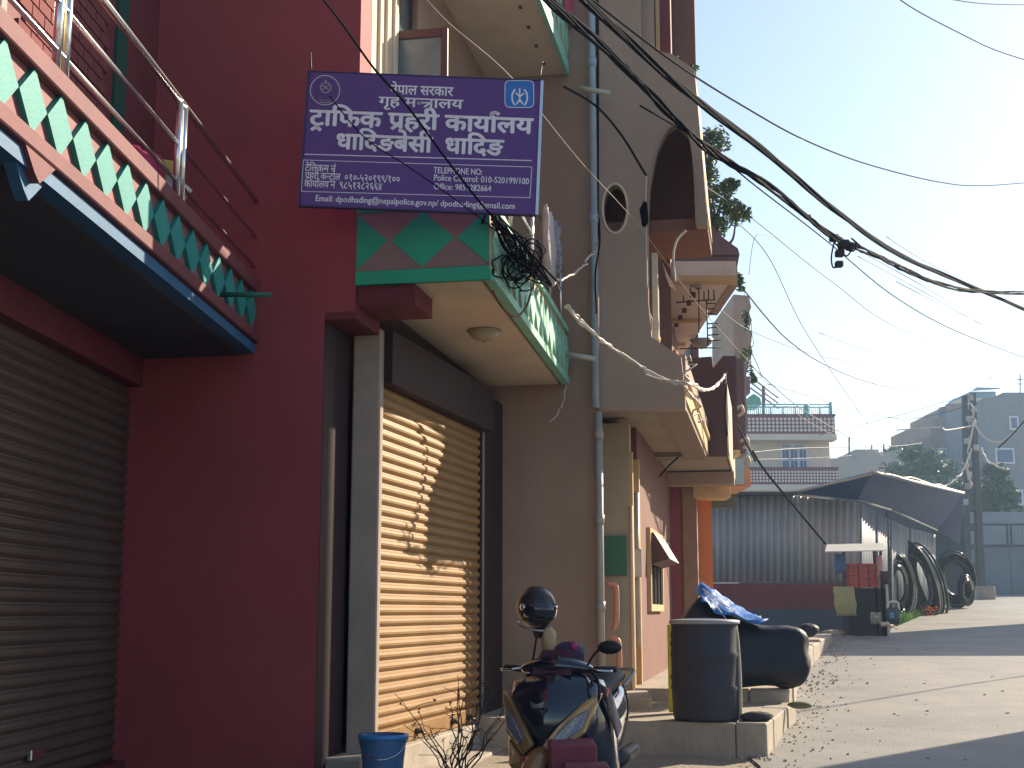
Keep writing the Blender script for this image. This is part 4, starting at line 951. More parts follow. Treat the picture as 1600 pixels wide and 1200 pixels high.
t = farhouse('tall dark brown house filling the right edge with antenna', 84, [(1548, 1580, 622), (1580, 1660, 613), (1545, 1600, 700)], DKH, wins=((1560, 700, 1590, 725), (1585, 650, 1600, 672), (1587, 765, 1600, 790)))
m_ = MB(); m_.tube([P(1594, 614, 84), P(1594, 585, 84)], .04, 5); m_.tube([P(1589, 593, 84), P(1599, 593, 84)], .03, 5); m_.tube([P(1588, 600, 84), P(1600, 600, 84)], .03, 5); m_.build('antenna', DB, t)
# rooftop greenery / hill behind
mb = MB(); 
hill = MB()
vs = []
for i in range(31):
    u = 1000+i*30; p = P(u, 790+8*math.sin(i*1.3), 260); vs.append(p); vs.append(Vector((p.x, 262, 0)))
hill.poly(vs, [(2*i, 2*i+2, 2*i+3, 2*i+1) for i in range(30)]); struct(hill.build('hill', LEAFA, recalc=False))
# trees between shed and far houses
tree('broad green tree behind the dark blue shed roof', P(1430, 800, 66), [c3d(1412, 742, 66, 30, 22), c3d(1440, 722, 66, 30, 20), c3d(1470, 735, 66, 28, 26), c3d(1395, 755, 66, 20, 14), c3d(1425, 708, 66, 14, 10), c3d(1455, 760, 66, 34, 18)], 650, .16, 11, (LEAFA, LEAFH), .14)
tree('dark green tree beside the utility pole in front of the dark house', P(1560, 830, 60), [c3d(1560, 760, 60, 26, 26), c3d(1545, 790, 60, 20, 20), c3d(1580, 780, 60, 16, 20), c3d(1555, 735, 60, 16, 14), c3d(1500, 770, 60, 28, 20)], 600, .14, 12, (LEAFA, LEAFH), .14)
tree('rooftop shrub on the cream and blue house', P(1540, 670, 100), [c3d(1540, 660, 100, 12, 8), c3d(1530, 650, 100, 8, 6)], 120, .16, 13, cat='plant', nm='shrub')
tree('row of pot plants along the stepped house terrace', P(1400, 712, 86), [c3d(1400, 703, 86, 16, 6), c3d(1425, 698, 86, 10, 6), c3d(1388, 706, 86, 8, 5)], 160, .15, 14, cat='plant', nm='pot_plants')
# ------------------------------------------------------------------ gate and wall at the road's end
GY = 56.0
gate = thing('metal_gate', 'blue grey sheet metal gate with framed mesh top closing the end of the road', 'gate', P(1570, 930, GY))
GM = mat('blue_grey_gate_paint', (.17, .19, .23), .6, .1, scale=.8, dirt=.3)
def gb(u0, u1, v0, v1, nm, m, y=GY, th=.08): return MB().box(P(u0, 800, y).x, P(u1, 800, y).x, y, y+th, P(1570, v1, y).z, P(1570, v0, y).z).build(nm, m, gate)
gb(1508, 1573, 856, 934, 'panel', GM); gb(1574, 1680, 856, 934, 'panel', GM)
gb(1508, 1680, 851, 855, 'rail', MATS['dark_post'], GY-.05); gb(1508, 1680, 818, 821, 'rail', MATS['dark_post'], GY-.05)
for u in (1512, 1571, 1577, 1640): gb(u, u+2.4, 821.2, 850.8, 'post', MATS['dark_post'], GY-.05)
gb(1500, 1700, 800, 850.8, 'back_wall', mat('grey_blue_wall', (.26, .28, .32), .9, scale=.8), GY+3, .2)
for i in range(10):
    gb(1583+i*6, 1583.7+i*6, 821.2, 850.8, 'bar', GM, GY, .03)
wall = MB().box(P(1395, 900, GY+4).x, P(1700, 900, GY+4).x, GY+4, GY+4.3, gz(GY), P(1500, 800, GY+4).z).build('boundary_wall', MATS['grey_blue_wall'])
tag(wall, 'grey rendered wall behind the gate at the road end', 'wall')

# ------------------------------------------------------------------ utility pole
PYL = 50.0
pole = thing('utility_pole', 'twin post concrete utility pole hung with pale cables at the road end', 'utility pole', P(1530, 935, PYL))
PCN = mat('dark_concrete_pole', (.10, .10, .11), .9, scale=3)
def pbeam(u0t, u1t, vt, u0b, u1b, vb, nm, y=PYL, th=.28):
    a = P(u0t, vt, y); b = P(u1t, vt, y); c = P(u1b, vb, y); d = P(u0b, vb, y); o = Vector((0, th, 0))
    MB().hexa([d, c, c+o, d+o], [a, b, b+o, a+o]).build(nm, PCN, pole, bevel=.01)
pbeam(1518, 1525, 614, 1530, 1542, 938, 'post'); pbeam(1506, 1512, 618, 1511, 1518, 900, 'post')
for i in range(9):
    v = 640+i*30; f = (v-615)/320
    pbeam(1512+f*5, 1518+f*11, v, 1512+f*5, 1518+f*11, v+9, 'rung')
for (u, v) in ((1516, 622), (1522, 640), (1513, 655), (1510, 690), (1524, 700), (1514, 742), (1512, 760), (1508, 785), (1521, 662)):
    p = P(u, v, PYL-.15); MB().box(p.x-.09, p.x+.09, p.y-.1, p.y+.02, p.z-.1, p.z+.12).build('junction_box', GSTEEL, pole, bevel=.01)
p = P(1542, 935, PYL-.3); MB().box(p.x-.25, p.x+.35, PYL-.3, PYL+.4, p.z-.3, p.z+.45).build('footing', CONC, pole, bevel=.05)

# ------------------------------------------------------------------ cables
def cable(pts, r, lab, m=WIRE, nseg=8, name='cable', group=None, strands=1, tw=.03, kinks=0):
    cp = catmull([P(u, v, Y) for u, v, Y in pts], nseg); mb = MB()
    rnd = random.Random(int(pts[0][0]*7+pts[0][1]))
    for s in range(strands):
        ph_ = rnd.uniform(0, 6.28); q = []
        for i, p in enumerate(cp):
            a = ph_+i*.35
            o = Vector((0, math.cos(a), math.sin(a)))*tw if strands > 1 else Vector((0, 0, 0))
            if kinks: o += Vector((rnd.gauss(0, kinks), rnd.gauss(0, kinks), rnd.gauss(0, kinks)))
            q.append(p+o)
        mb.tube(q, r, 5)
    o = mb.build(name, m, None, recalc=False); return tag(o, lab, 'cable', group)
cable([(870, -40, 8.0), (960, 42, 9), (1080, 150, 10.5), (1200, 240, 12.5), (1300, 325, 15), (1400, 395, 18), (1500, 440, 22), (1620, 492, 27)], .014, 'upper thick black cable bundle crossing the sky from top centre to right', strands=9, tw=.026)
cable([(820, -30, 7.8), (950, 80, 9), (1050, 180, 10), (1110, 235, 11), (1200, 290, 12.5), (1290, 362, 14.5), (1330, 382, 15.5), (1380, 405, 17), (1450, 437, 19), (1520, 455, 22), (1620, 458, 27)], .013, 'lower twisted black cable bundle carrying the splice box', strands=7, tw=.026, kinks=.004)
cable([(900, -20, 8.5), (1050, 95, 10), (1160, 165, 12), (1260, 220, 14), (1360, 258, 17), (1470, 285, 20), (1540, 290, 23), (1640, 282, 28)], .009, 'single black wire drooping across the sky above the bundles')
cable([(1380, -20, 16), (1430, 15, 18), (1500, 52, 20), (1560, 80, 22), (1640, 105, 25)], .009, 'black wire across the top right corner of the sky')
cable([(1470, -4, 16), (1540, 6, 18), (1640, 8, 22)], .007, 'shorter black wire at the very top right edge')
cable([(1000, 165, 10), (1100, 225, 11), (1180, 290, 13), (1290, 375, 16), (1400, 465, 20), (1500, 520, 25), (1620, 566, 32)], .008, 'black wire running just below the lower cable bundle')
THIN = 'thin wires crossing the pale sky'
thin = [([(1100, 290, 18), (1180, 345, 20), (1300, 440, 25), (1420, 520, 30), (1620, 590, 42)], .010),
        ([(1160, 450, 22), (1230, 530, 26), (1300, 575, 31), (1380, 603, 37), (1460, 610, 43), (1530, 598, 48), (1600, 562, 52)], .018),
        ([(1340, 400, 17), (1450, 460, 22), (1600, 545, 30)], .007), ([(1400, 440, 19), (1500, 490, 24), (1620, 545, 31)], .007),
        ([(1340, 390, 16), (1430, 440, 20), (1520, 490, 25), (1620, 530, 32)], .007), ([(1385, 370, 18), (1480, 425, 22), (1620, 478, 30)], .007),
        ([(1120, 480, 24), (1180, 520, 27), (1300, 560, 34), (1450, 580, 42), (1620, 585, 55)], .012),
        ([(1162, 560, 30), (1240, 630, 36), (1300, 668, 42), (1380, 712, 60)], .016),
        ([(1130, 330, 20), (1200, 400, 24), (1260, 520, 32), (1340, 640, 45), (1380, 695, 60)], .011),
        ([(1200, 600, 40), (1340, 640, 50), (1420, 655, 52), (1510, 635, 50)], .016), ([(1280, 680, 46), (1400, 650, 50), (1512, 617, 50)], .014),
        ([(1165, 708, 34), (1260, 700, 45), (1400, 697, 60), (1440, 692, 80)], .02), ([(1165, 718, 34), (1260, 716, 44), (1330, 712, 60)], .014),
        ([(1170, 430, 22), (1180, 370, 21), (1205, 370, 22), (1240, 372, 24)], .006),
        ([(1280, 520, 30), (1400, 560, 36), (1520, 573, 44), (1620, 578, 52)], .010)]
THL = ['thin wire running just above the creeper and down towards the right edge', 'long thin wire sagging lowest over the roof railing and rising at right', 'thin wire starting at the splice boxes, steepest of the fan', 'thin wire below the splice boxes reaching the right edge', 'thin wire leaving the lower bundle by the splice boxes', 'thin wire just under the upper bundle at the right', 'nearly level faint wire from the pale narrow house to the right edge', 'steep thin wire dropping from the pale narrow house past the dotted parapet', 'steep faint wire crossing the sky towards the low grey house', 'thin wire from the stair head to the utility pole top', 'thin wire rising from the dotted parapet to the utility pole top', 'level wire in front of the blue window of the cream house', 'second level wire just below the blue window middle', 'short thin wire beside the creeper leaves', 'faint wire highest above the cream and blue house']
for k, (pts, r_) in enumerate(thin):
    cable(pts, r_*.8, THL[k], mat('grey_wire', (.07, .07, .085), .6, bump=0), group=THIN, name='thin_wire')
cable([(1520, 665, 49.6), (1480, 672, 48), (1463, 668, 47), (1400, 672, 60)], .03, 'pale wire looping left from the pole crossarm', WWIRE)
cable([(1375, 735, 45), (1400, 755, 46), (1440, 762, 47), (1480, 758, 48), (1505, 735, 49), (1518, 700, 49.7)], .035, 'pale cable drooping from the pole over the shed ridge', WWIRE, kinks=.03)
cable([(1524, 665, 49.6), (1540, 685, 49.4), (1565, 690, 49), (1590, 670, 48), (1620, 640, 46)], .035, 'pale cable looping right from the pole in front of dark house', WWIRE)
cable([(1535, 700, 49.6), (1545, 722, 49.4), (1570, 732, 49), (1575, 733, 49)], .035, 'short pale cable end hanging right of the pole', WWIRE, kinks=.03)
cable([(1560, 700, 49), (1590, 670, 47), (1640, 610, 44)], .03, 'dark wire rising steeply to the right edge from the pole', WIRE)
cable([(1505, 720, 49.5), (1518, 760, 49.6), (1512, 720, 49.5), (1521, 650, 49.6), (1514, 625, 49.6)], .03, 'pale cable running down the face of the utility pole', WWIRE, kinks=.03)
cable([(1364, 738, 27.2), (1440, 752, 32), (1505, 770, 37)], .025, 'pale cable lying along the dark blue roof ridge', WWIRE, kinks=.02)
# guy wire and black diagonal in front of the shed
cable([(1176, 705, 24), (1195, 735, 24.5), (1240, 790, 25.5), (1290, 850, 26.5)], .022, 'dark diagonal stay cable running down past the tin sheets', WIRE)
cable([(1150, 660, 26), (1180, 720, 24.2)], .02, 'short dark lead hanging above the diagonal stay', WIRE)
# wires on the facades
cable([(650, -20, 8.0), (700, 35, 8.3), (800, 122, 9), (905, 250, 10.5), (1000, 355, 12), (1090, 475, 14), (1170, 565, 18), (1250, 650, 26), (1340, 700, 40)], .004, 'thin pale line running down across the facades past the oval window', mat('pinkish_wire', (.45, .36, .32), .6, bump=0))
cable([(480, -30, 6.6), (540, 45, 7.1), (590, 112, 7.4), (640, 172, 7.6), (700, 250, 7.9), (765, 335, 8.1), (830, 395, 8.3), (870, 440, 8.9)], .007, 'black wire crossing the purple signboard from top left to bottom right', strands=2, tw=.008)
cable([(515, 150, 7.3), (570, 215, 7.5), (640, 262, 7.7), (720, 318, 7.9), (800, 380, 8.3)], .004, 'lower thin black wire across the signboard lettering', WIRE)
cable([(880, 135, 12.0), (930, 165, 12), (970, 210, 12), (1002, 262, 12.1), (1010, 275, 12.1)], .012, 'black wire arcing down the grey brown wall beside the arch', WIRE)
cable([(1055, 440, 12.05), (1052, 400, 12.05), (1058, 375, 12.05), (1072, 360, 12.05)], .012, 'pale curved hose at the edge of the arched opening', WWIRE)
cable([(1010, 275, 12.0), (1009, 320, 12.0), (1010, 380, 12.0), (1011, 450, 12.0)], .008, 'pale cord hanging down beside the arched opening', WWIRE)
m_ = blob(W, P(1007, 335, 11.95), .035, .03, .12, 9, amp=.25); tag(m_.build('cloth_bundle', WIRE), 'dark rag bundle tied to the cord beside the arch', 'rag')
cable([(885, 480, 11), (910, 505, 11.3), (960, 545, 11.8), (1010, 580, 12.0), (1050, 595, 12.05), (1080, 602, 12.3), (1105, 608, 14), (1125, 598, 16), (1132, 585, 17)], .012, 'twisted pale cable sagging from the green balcony to the yellow fascia', WWIRE, strands=3, tw=.014, kinks=.006)
cable([(1008, 585, 11.9), (1030, 592, 11.95), (1060, 596, 12.0)], .008, 'loose pale strand below the twisted cable', WWIRE)
cable([(935, 385, 12.0), (915, 412, 11.6), (890, 432, 11), (862, 442, 10.4)], .010, 'pale rope from the drainpipe to the cable tangle', WWIRE, kinks=.012)
cable([(884, 600, 12.6), (880, 625, 12.5), (872, 645, 12.5), (860, 660, 12.5)], .008, 'pale loose wire end dangling below the green balcony', WWIRE, kinks=.006)
cable([(1072, 555, 12.1), (1076, 600, 12.2), (1088, 640, 13.2), (1098, 660, 14)], .01, 'knotted pale cord lying along the yellow fascia edge', WWIRE, kinks=.03)
cable([(1135, 600, 16.9), (1133, 640, 16.9), (1136, 680, 16.9)], .01, 'dark cord down the street edge of the brown house', WIRE)
cable([(1030, 745, 15), (1045, 728, 15), (1060, 714, 15)], .01, 'dark wire strung under the brown house ceiling', WIRE)
cable([(936, 340, 12.0), (937, 380, 12.0), (930, 430, 12.02), (932, 490, 12.02)], .008, 'black wire hanging beside the grey drainpipe', WIRE)
# tangle of cables on the green balcony
tg = thing('cable_tangle', 'tangled mass of black cables hanging on the green diamond balcony', 'cable tangle', P(820, 420, 9.2))
rnd = random.Random(5)
def surfp(u, v, off=.0): q = F2.hit(u, v, x=.95+off); return F2.w(q.x, q.y, q.z)
for k in range(13):
    u0 = 775+rnd.uniform(-8, 8); pts = [surfp(u0, 335+rnd.uniform(0, 15))]
    pts += [surfp(800+rnd.uniform(-14, 14), 375+rnd.uniform(-14, 14), rnd.uniform(0, .06)), surfp(825+rnd.uniform(-12, 12), 415+rnd.uniform(-14, 14), rnd.uniform(0, .07)), surfp(855+rnd.uniform(-12, 8), 440+rnd.uniform(-10, 14), rnd.uniform(0, .05))]
    MB().tube(catmull(pts, 6), .007, 5).build('cable', WIRE, tg, recalc=False)
for k in range(16):
    cu, cv = 818+rnd.gauss(0, 16), 412+rnd.gauss(0, 14); r0 = rnd.uniform(8, 24); ph_ = rnd.uniform(0, 6); pts = []
    for i in range(13):
        a = ph_+i*.55; pts.append(surfp(cu+r0*math.cos(a)*rnd.uniform(.7, 1.1), cv+r0*1.1*math.sin(a)*rnd.uniform(.8, 1.1), rnd.uniform(-.005, .08)))
    MB().tube(catmull(pts, 4), .006, 5).build('loop', WIRE, tg, recalc=False)
MB().tube(catmull([surfp(770, 455), surfp(785, 480), surfp(805, 495), surfp(822, 480), surfp(830, 455)], 5), .008, 5).build('loop', mat('rust_cable', (.15, .03, .02), .7), tg, recalc=False)
# splice hardware on lower bundle
sp = thing('splice_box', 'black splice boxes and looped wires hanging from the lower cable bundle', 'splice box', P(1315, 385, 15.2))
for (u, v, s) in ((1303, 372, .05), (1318, 382, .06), (1312, 396, .05), (1311, 413, .045), (1328, 385, .05)):
    p = P(u, v, 15.1); MB().box(p.x-s, p.x+s, p.y-s, p.y+s, p.z-s*.8, p.z+s*.8).build('box', BLACK, sp, bevel=.012)
for pts in ([(1265, 335), (1272, 352), (1290, 360), (1300, 368)], [(1303, 380), (1299, 402), (1302, 418), (1312, 414)], [(1322, 390), (1334, 392), (1337, 380), (1330, 372), (1345, 385)], [(1300, 375), (1312, 388), (1322, 400), (1330, 392)]):
    MB().tube(catmull([P(u, v, 15.1) for u, v in pts], 6), .010, 6).build('wire', WIRE, sp)
p = P(1052, 455, 14.5)
fl = thing('cloth', 'pink and white flag cloth strung on the pale line under the arch', 'cloth', P(1048, 435, 13.4))
q = [P(1035, 410, 13.4), P(1042, 425, 13.4), P(1058, 455, 13.5), P(1046, 447, 13.5), P(1040, 430, 13.4)]
m_ = MB(); m_.prism(q, (0, .004, 0)); m_.build('fabric', mat('pink_white_cloth', (.75, .45, .45), .8, col2=(.7, .65, .6), scale=12), fl)
# ------------------------------------------------------------------ barrel, sign, steps' clutter
BY = 11.32
bar = thing('barrel', 'dark blue plastic barrel with pale rim standing on the concrete step', 'barrel', P(1104, 1128, BY))
bc = P(1104, 1128, BY); bc.z = zt1; bh = P(1104, 972, BY).z-zt1; brd = .278
prof = [(0, 0), (brd*.93, 0), (brd*.97, .03), (brd*1.0, bh*.3), (brd*1.03, bh*.33), (brd*1.0, bh*.36), (brd, bh*.64), (brd*1.03, bh*.67), (brd, bh*.70), (brd*.98, bh*.95), (brd*.99, bh)]
MB().lathe(bc, prof, 40).build('body', mat('dark_blue_plastic', (.045, .048, .066), .65, scale=3, dirt=.2), bar)
MB().lathe(bc+Vector((0, 0, bh)), [(brd*.99, -.015), (brd*1.05, -.012), (brd*1.05, .012), (brd*.9, .022), (0, .014)], 40).build('lid', mat('pale_lid', (.4, .38, .38), .5, scale=5, dirt=.3), bar)
stk = MB(); p0 = P(1148, 976, BY-.1); p1 = P(1157, 1127, BY-.12)
stk.tube(catmull([p1, P(1156, 1060, BY-.11), P(1152, 1000, BY-.1), p0], 4), .016, 8); tag(stk.build('rod', mat('pale_tan', (.5, .42, .3), .8)), 'thin pale stick leaning against the right side of the barrel', 'rod')  # thin pale curved rod beside the barrel
ys_ = thing('yellow_board', 'yellow board with black figure 8 half hidden behind the barrel', 'board', P(1060, 1110, 12.1))
YM = mat('yellow_paint', (.62, .48, .04), .6, scale=6, dirt=.3)
a = P(1043, 976, 12.1); b = P(1095, 1108, 12.1)
MB().box(a.x, b.x, 12.1, 12.13, max(zt1, b.z-.05), a.z).build('panel', YM, ys_, bevel=.004)
v_, f_ = glyph('8'); p = P(1046, 1014, 12.09); hgt = (P(1046, 982, 12.09).z-p.z)/.72
MB().poly([(p.x+q.x*hgt*.9, 12.097, p.z+q.y*hgt) for q in v_], f_).build('figure', BLACK, ys_, recalc=False) if False else None
mb = MB(); mb.poly([(p.x+q.x*hgt*.9, 12.096, p.z+q.y*hgt) for q in v_], f_); mb.build('figure', BLACK, ys_, recalc=False)
mb = MB(); mb.tube([P(1048, 1055, 12.095), P(1052, 1066, 12.095)], .006, 5); mb.build('mark', BLACK, ys_)
# stone and rag on the step
for (u, v, Y, s, lab) in ((1182, 1122, 11.2, .085, 'dark rock on the nearest step beside the barrel foot'), (1262, 1010, 0, 0, '')):
    if not s: continue
    p = P(u, v, Y); p.z = zt1; rr = blob(W, (p.x, p.y, p.z+s*.35), s*1.6, s, s*.55, 8, amp=.08)
    tag(rr.build('rock', mat('dark_stone', (.06, .055, .06), .9)), lab, 'rock')
p = P(1250, 1103, 12.6); rr = blob(W, (p.x, p.y, zt1+.03), .11, .07, .035, 10, amp=.06); tag(rr.build('rock', mat('mossy_stone', (.16, .15, .08), .9)), 'flat mossy stone on the kerb end beyond the rock', 'rock')
p = P(1262, 990, 17.4)
# covered motorcycle
cm = thing('covered_motorcycle', 'motorcycle under black cover with crumpled blue tarp over its handlebars', 'motorcycle', P(1170, 1080, 13.6))
CY = 13.6; cz0 = zt2
COVER = mat('black_cover', (.006, .008, .02), .55, scale=6, bump=.4, bscale=9, bdist=.03)
def cover_ring(u, vt, vb, hw, k, n=18):
    c = P(u, (vt+vb)/2, CY); top = P(u, vt, CY).z; bot = P(u, vb, CY).z; ring = []
    for i in range(n):
        t = 2*math.pi*i/n; cs, sn = math.cos(t), math.sin(t)
        w_ = hw*(abs(cs)**.7)*(1 if cs > 0 else -1)*(1.0 if sn < 0 else .75)
        z = (top+bot)/2+(top-bot)/2*(abs(sn)**.8)*(1 if sn > 0 else -1)
        j = 1+.10*math.sin(5*t+k*1.7)+.07*math.sin(9*t+k*2.9)
        ring.append((c.x+.03*math.sin(4*t+k), CY+w_*j, z+.02*math.sin(7*t+k*2.3)))
    return ring
secs = [(1052, 990, 1040, .10), (1062, 965, 1060, .22), (1078, 945, 1072, .30), (1092, 930, 1076, .33), (1104, 932, 1078, .33), (1118, 944, 1078, .3), (1135, 958, 1078, .28), (1155, 968, 1075, .27), (1180, 975, 1072, .27), (1205, 978, 1072, .28), (1228, 976, 1074, .28), (1246, 977, 1076, .26), (1256, 984, 1066, .2), (1263, 1000, 1045, .1)]
mb = MB(); mb.loft([cover_ring(*s_, k) for k, s_ in enumerate(secs)]); mb.build('cover', COVER, cm, sub=1)
BT = mat('blue_tarp', (.02, .16, .55), .45, scale=10, bump=.5, bscale=14, bdist=.03)
mb = MB(); rings = []
for k, (u, vt, vb) in enumerate(((1088, 926, 944), (1096, 917, 950), (1106, 919, 958), (1120, 930, 962), (1138, 943, 968), (1158, 957, 972), (1176, 966, 974), (1190, 972, 976))):
    row = []
    for i in range(9):
        f = i/8; yy = CY-.36+.5*f; v = vb+(vt-vb)*math.sin(math.pi*min(1, f*1.1)/2)
        p = P(u, v, CY); row.append((p.x+.01*math.sin(i*2+k), yy+.02*math.sin(k*2.1+i*1.3), p.z+.035*math.sin(k*1.9+i)+.02))
    rings.append(row)
mb.poly([p for r in rings for p in r], [(k*9+i, k*9+i+1, (k+1)*9+i+1, (k+1)*9+i) for k in range(7) for i in range(8)], True)
o = mb.build('tarp', BT, cm, recalc=False); md = o.modifiers.new('t', 'SOLIDIFY'); md.thickness = .008
for pts in ([(1100, 925), (1118, 945), (1135, 968)], [(1098, 920), (1125, 940), (1150, 955)]):
    MB().tube([P(u, v, CY-.34) for u, v in pts], .006, 5).build('cord', WHITE, cm)
for u in (1085, 1225):
    p = P(u, 1060, CY); ax = Matrix.Rotation(R(90), 3, 'X')
    w_ = MB(); rr = .22; zc = cz0+rr+.0
    w_.lathe((p.x, CY-.05, zc), [(rr-.05, 0), (rr, .015), (rr, .085), (rr-.05, .1)], 24, ax); w_.build('wheel', BLACK, cm)
# white edge fold of the cover on top
MB().tube(catmull([P(1052, 973, 13.25), P(1070, 969, 13.2), P(1120, 969, 13.2), P(1150, 974, 13.25)], 5), .02, 6).build('cover_hem', mat('grey_hem', (.5, .5, .55), .6), cm)
hd = thing('cloth', 'dark bag slumped beside far kerb right of the covered motorcycle', 'bag', P(1268, 992, 17)); blob(W, P(1262, 985, 17.3), .14, .12, .09, 31, amp=.1).build('fabric', COVER, hd)

# ------------------------------------------------------------------ bucket, shrub, pedestal
bk = thing('bucket', 'blue plastic bucket below the beige shutter beside the tan pillar', 'bucket', P(599, 1205, 8.4))
KY = 8.3; kc = P(599, 1148, KY); kz = kc.z
BKM = mat('blue_bucket_plastic', (.07, .16, .34), .45, scale=4)
MB().lathe((kc.x, KY, kz), [(.115, -.30), (.125, -.15), (.138, -.04), (.14, 0), (.131, 0), (.115, -.29), (0, -.29)], 32).build('body', BKM, bk)
MB().lathe((kc.x, KY, kz), [(.139, -.025), (.152, -.022), (.152, .004), (.13, .004)], 32).build('rim', mat('bright_blue_plastic', (.05, .25, .6), .4), bk)
MB().tube(catmull([(kc.x-.15, KY, kz-.02), (kc.x-.1, KY-.1, kz-.10), (kc.x, KY-.16, kz-.13), (kc.x+.1, KY-.1, kz-.10), (kc.x+.15, KY, kz-.02)], 5), .004, 6).build('handle', STEEL, bk)
stand = gbox(W, [(kc.x-.45, 8.0), (kc.x+.3, 8.0), (kc.x+.3, 8.75), (kc.x-.45, 8.75)], 0, kz-.30, 'ledge', CONC, None); struct(stand)
tw = thing('shrub', 'bare dry twiggy shrub growing below the beige shutter', 'shrub', P(715, 1200, 8.6))
rnd = random.Random(21); tb = P(715, 1230, 8.6); stems = MB(); lv = MB()
for k in range(16):
    a = rnd.uniform(-1, 1); h = rnd.uniform(.25, .62); pts = [tb+Vector((rnd.uniform(-.08, .08), 0, -.1))]
    for i in range(1, 6): pts.append(tb+Vector((a*.42*i/5+rnd.gauss(0, .02), rnd.uniform(-.15, .15)*i/5, h*i/5*(1-.1*abs(a)))))
    stems.tube(catmull(pts, 3), [.005*(1-.7*i/15)+.0012 for i in range(16)], 5)
    for j in range(6):
        b_ = pts[rnd.randint(2, 5)]; d = Vector((rnd.gauss(0, .08), rnd.gauss(0, .05), rnd.uniform(.0, .12))); stems.tube([b_, b_+d*.5+Vector((0, 0, .01)), b_+d], .0018, 4)
        if rnd.random() < .6: leaves(lv, b_+d, (.015, .015, .015), 2, .014, rnd)
stems.build('stem', mat('twig_bark', (.10, .07, .05), .9), tw); lv.build('dry_leaf', mat('dry_leaf', (.12, .08, .04), .9, bump=0), tw, recalc=False, kind='stuff')
pd = thing('pedestal', 'low maroon painted concrete block in front of the scooter', 'block', P(905, 1210, 7.6))
a = P(858, 1163, 7.6); b = P(933, 1163, 7.6)
MB().box(a.x, b.x, 7.55, 8.0, .1, a.z).build('block', mat('maroon_block_paint', (.22, .04, .06), .6, scale=6, dirt=.3), pd, bevel=.012)
c = P(950, 1192, 7.45); MB().box(P(880, 1192, 7.4).x, c.x, 7.3, 7.54, .05, c.z).build('base', MATS['maroon_block_paint'], pd, bevel=.012)

# ------------------------------------------------------------------ scooter (local frame: +y = forwards, x = rider's right... built facing -Y in world then turned)
SCX = P(893, 1100, 8.5); sg = .262
scm = thing('scooter', 'black and gold scooter parked nose towards the viewer with a helmet on its bar', 'scooter', (SCX.x, 8.5, sg), R(-21)); scm.scale = (.98, .95, .96)
class TFr:
    def __init__(s, M): s.M = M
    def w(s, x, y, z): return s.M @ Vector((x, y, z))
SF = TFr(WM(scm))
# local axes: -y forwards (to the viewer), +x = image right, z up
BP = mat('glossy_black_paint', (.012, .016, .03), .12, 0, scale=30, coat=1, bump=0)
GP = mat('gold_brown_paint', (.46, .27, .11), .32, .3, coat=.6, bump=0)
CHR = mat('chrome', (.7, .72, .75), .1, 1, bump=0); LENS = mat('headlamp_lens', (.30, .32, .38), .08, 0, scale=60, col2=(.1, .1, .13), coat=1, bump=.3, bscale=120)
DP = mat('dark_plastic', (.025, .022, .03), .45)
ax = Matrix.Rotation(R(90), 3, 'Y')
def wheel(y, z, r, nm='wheel'):
    m_ = MB(SF); m_.lathe((-.05, y, z), [(r-.07, 0), (r-.03, -.005), (r-.004, .02), (r, .05), (r-.004, .08), (r-.03, .105), (r-.07, .10)], 28, ax); w_ = m_.build(nm, BLACK, scm)
    m_ = MB(SF); m_.lathe((-.03, y, z), [(0.0, .0), (.04, -.01), (.05, .02), (r-.09, .02), (r-.06, 0), (r-.06, .06), (r-.09, .05), (0, .06)], 20, ax); m_.build('rim', GSTEEL, w_)
    for k in range(5):
        t = k*math.pi*2/5; m_ = MB(SF); m_.tube([(0, y, z), (0, y+math.cos(t)*(r-.07), z+math.sin(t)*(r-.07))], .016, 6); m_.build('spoke', GSTEEL, w_)
wheel(-.55, .23, .23); wheel(.62, .23, .23)
# front fender
rings = []
for k in range(9):
    t = R(20+k*17); rr = .262; ring = []
    for i in range(9):
        a = -1+i/4; ring.append((a*.075, -.55-math.cos(t)*(rr-.03*a*a), .23+math.sin(t)*(rr-.03*a*a)))
    rings.append(ring)
m_ = MB(SF); m_.loft(rings, closed=False, caps=False); o = m_.build('front_fender', GP, scm, recalc=False); md = o.modifiers.new('t', 'SOLIDIFY'); md.thickness = .006
for s in (-1, 1): MB(SF).tube([(s*.085, -.55, .23), (s*.075, -.42, .62)], .02, 10).build('fork', GSTEEL, scm)
# front apron: lofted shield, sections by height (z, half width, nose y, back y)
def shield(secs, nm, m, sub=2):
    rings = []
    for (z, hw, yn, yb_, pw) in secs:
        ring = []
        for i in range(16):
            t = 2*math.pi*i/16; cs, sn = math.cos(t), math.sin(t)
            xx = hw*(abs(cs)**pw)*(1 if cs >= 0 else -1); yc = (yn+yb_)/2; yy = yc+(yb_-yn)/2*sn
            if sn < 0: yy = yc+(yn-yc)*max(.12, 1-(abs(xx)/hw)**1.3)
            ring.append((xx, yy, z))
        rings.append(ring)
    m_ = MB(SF); m_.loft(rings); return m_.build(nm, m, scm, sub=sub-1)
shield([(.30, .10, -.40, -.28, .9), (.36, .20, -.50, -.24, .9), (.48, .27, -.58, -.20, .8), (.60, .30, -.63, -.18, .8), (.74, .29, -.60, -.17, .8), (.85, .25, -.50, -.20, .8), (.90, .20, -.42, -.22, .9), (.93, .12, -.38, -.25, 1)], 'front_apron', BP)
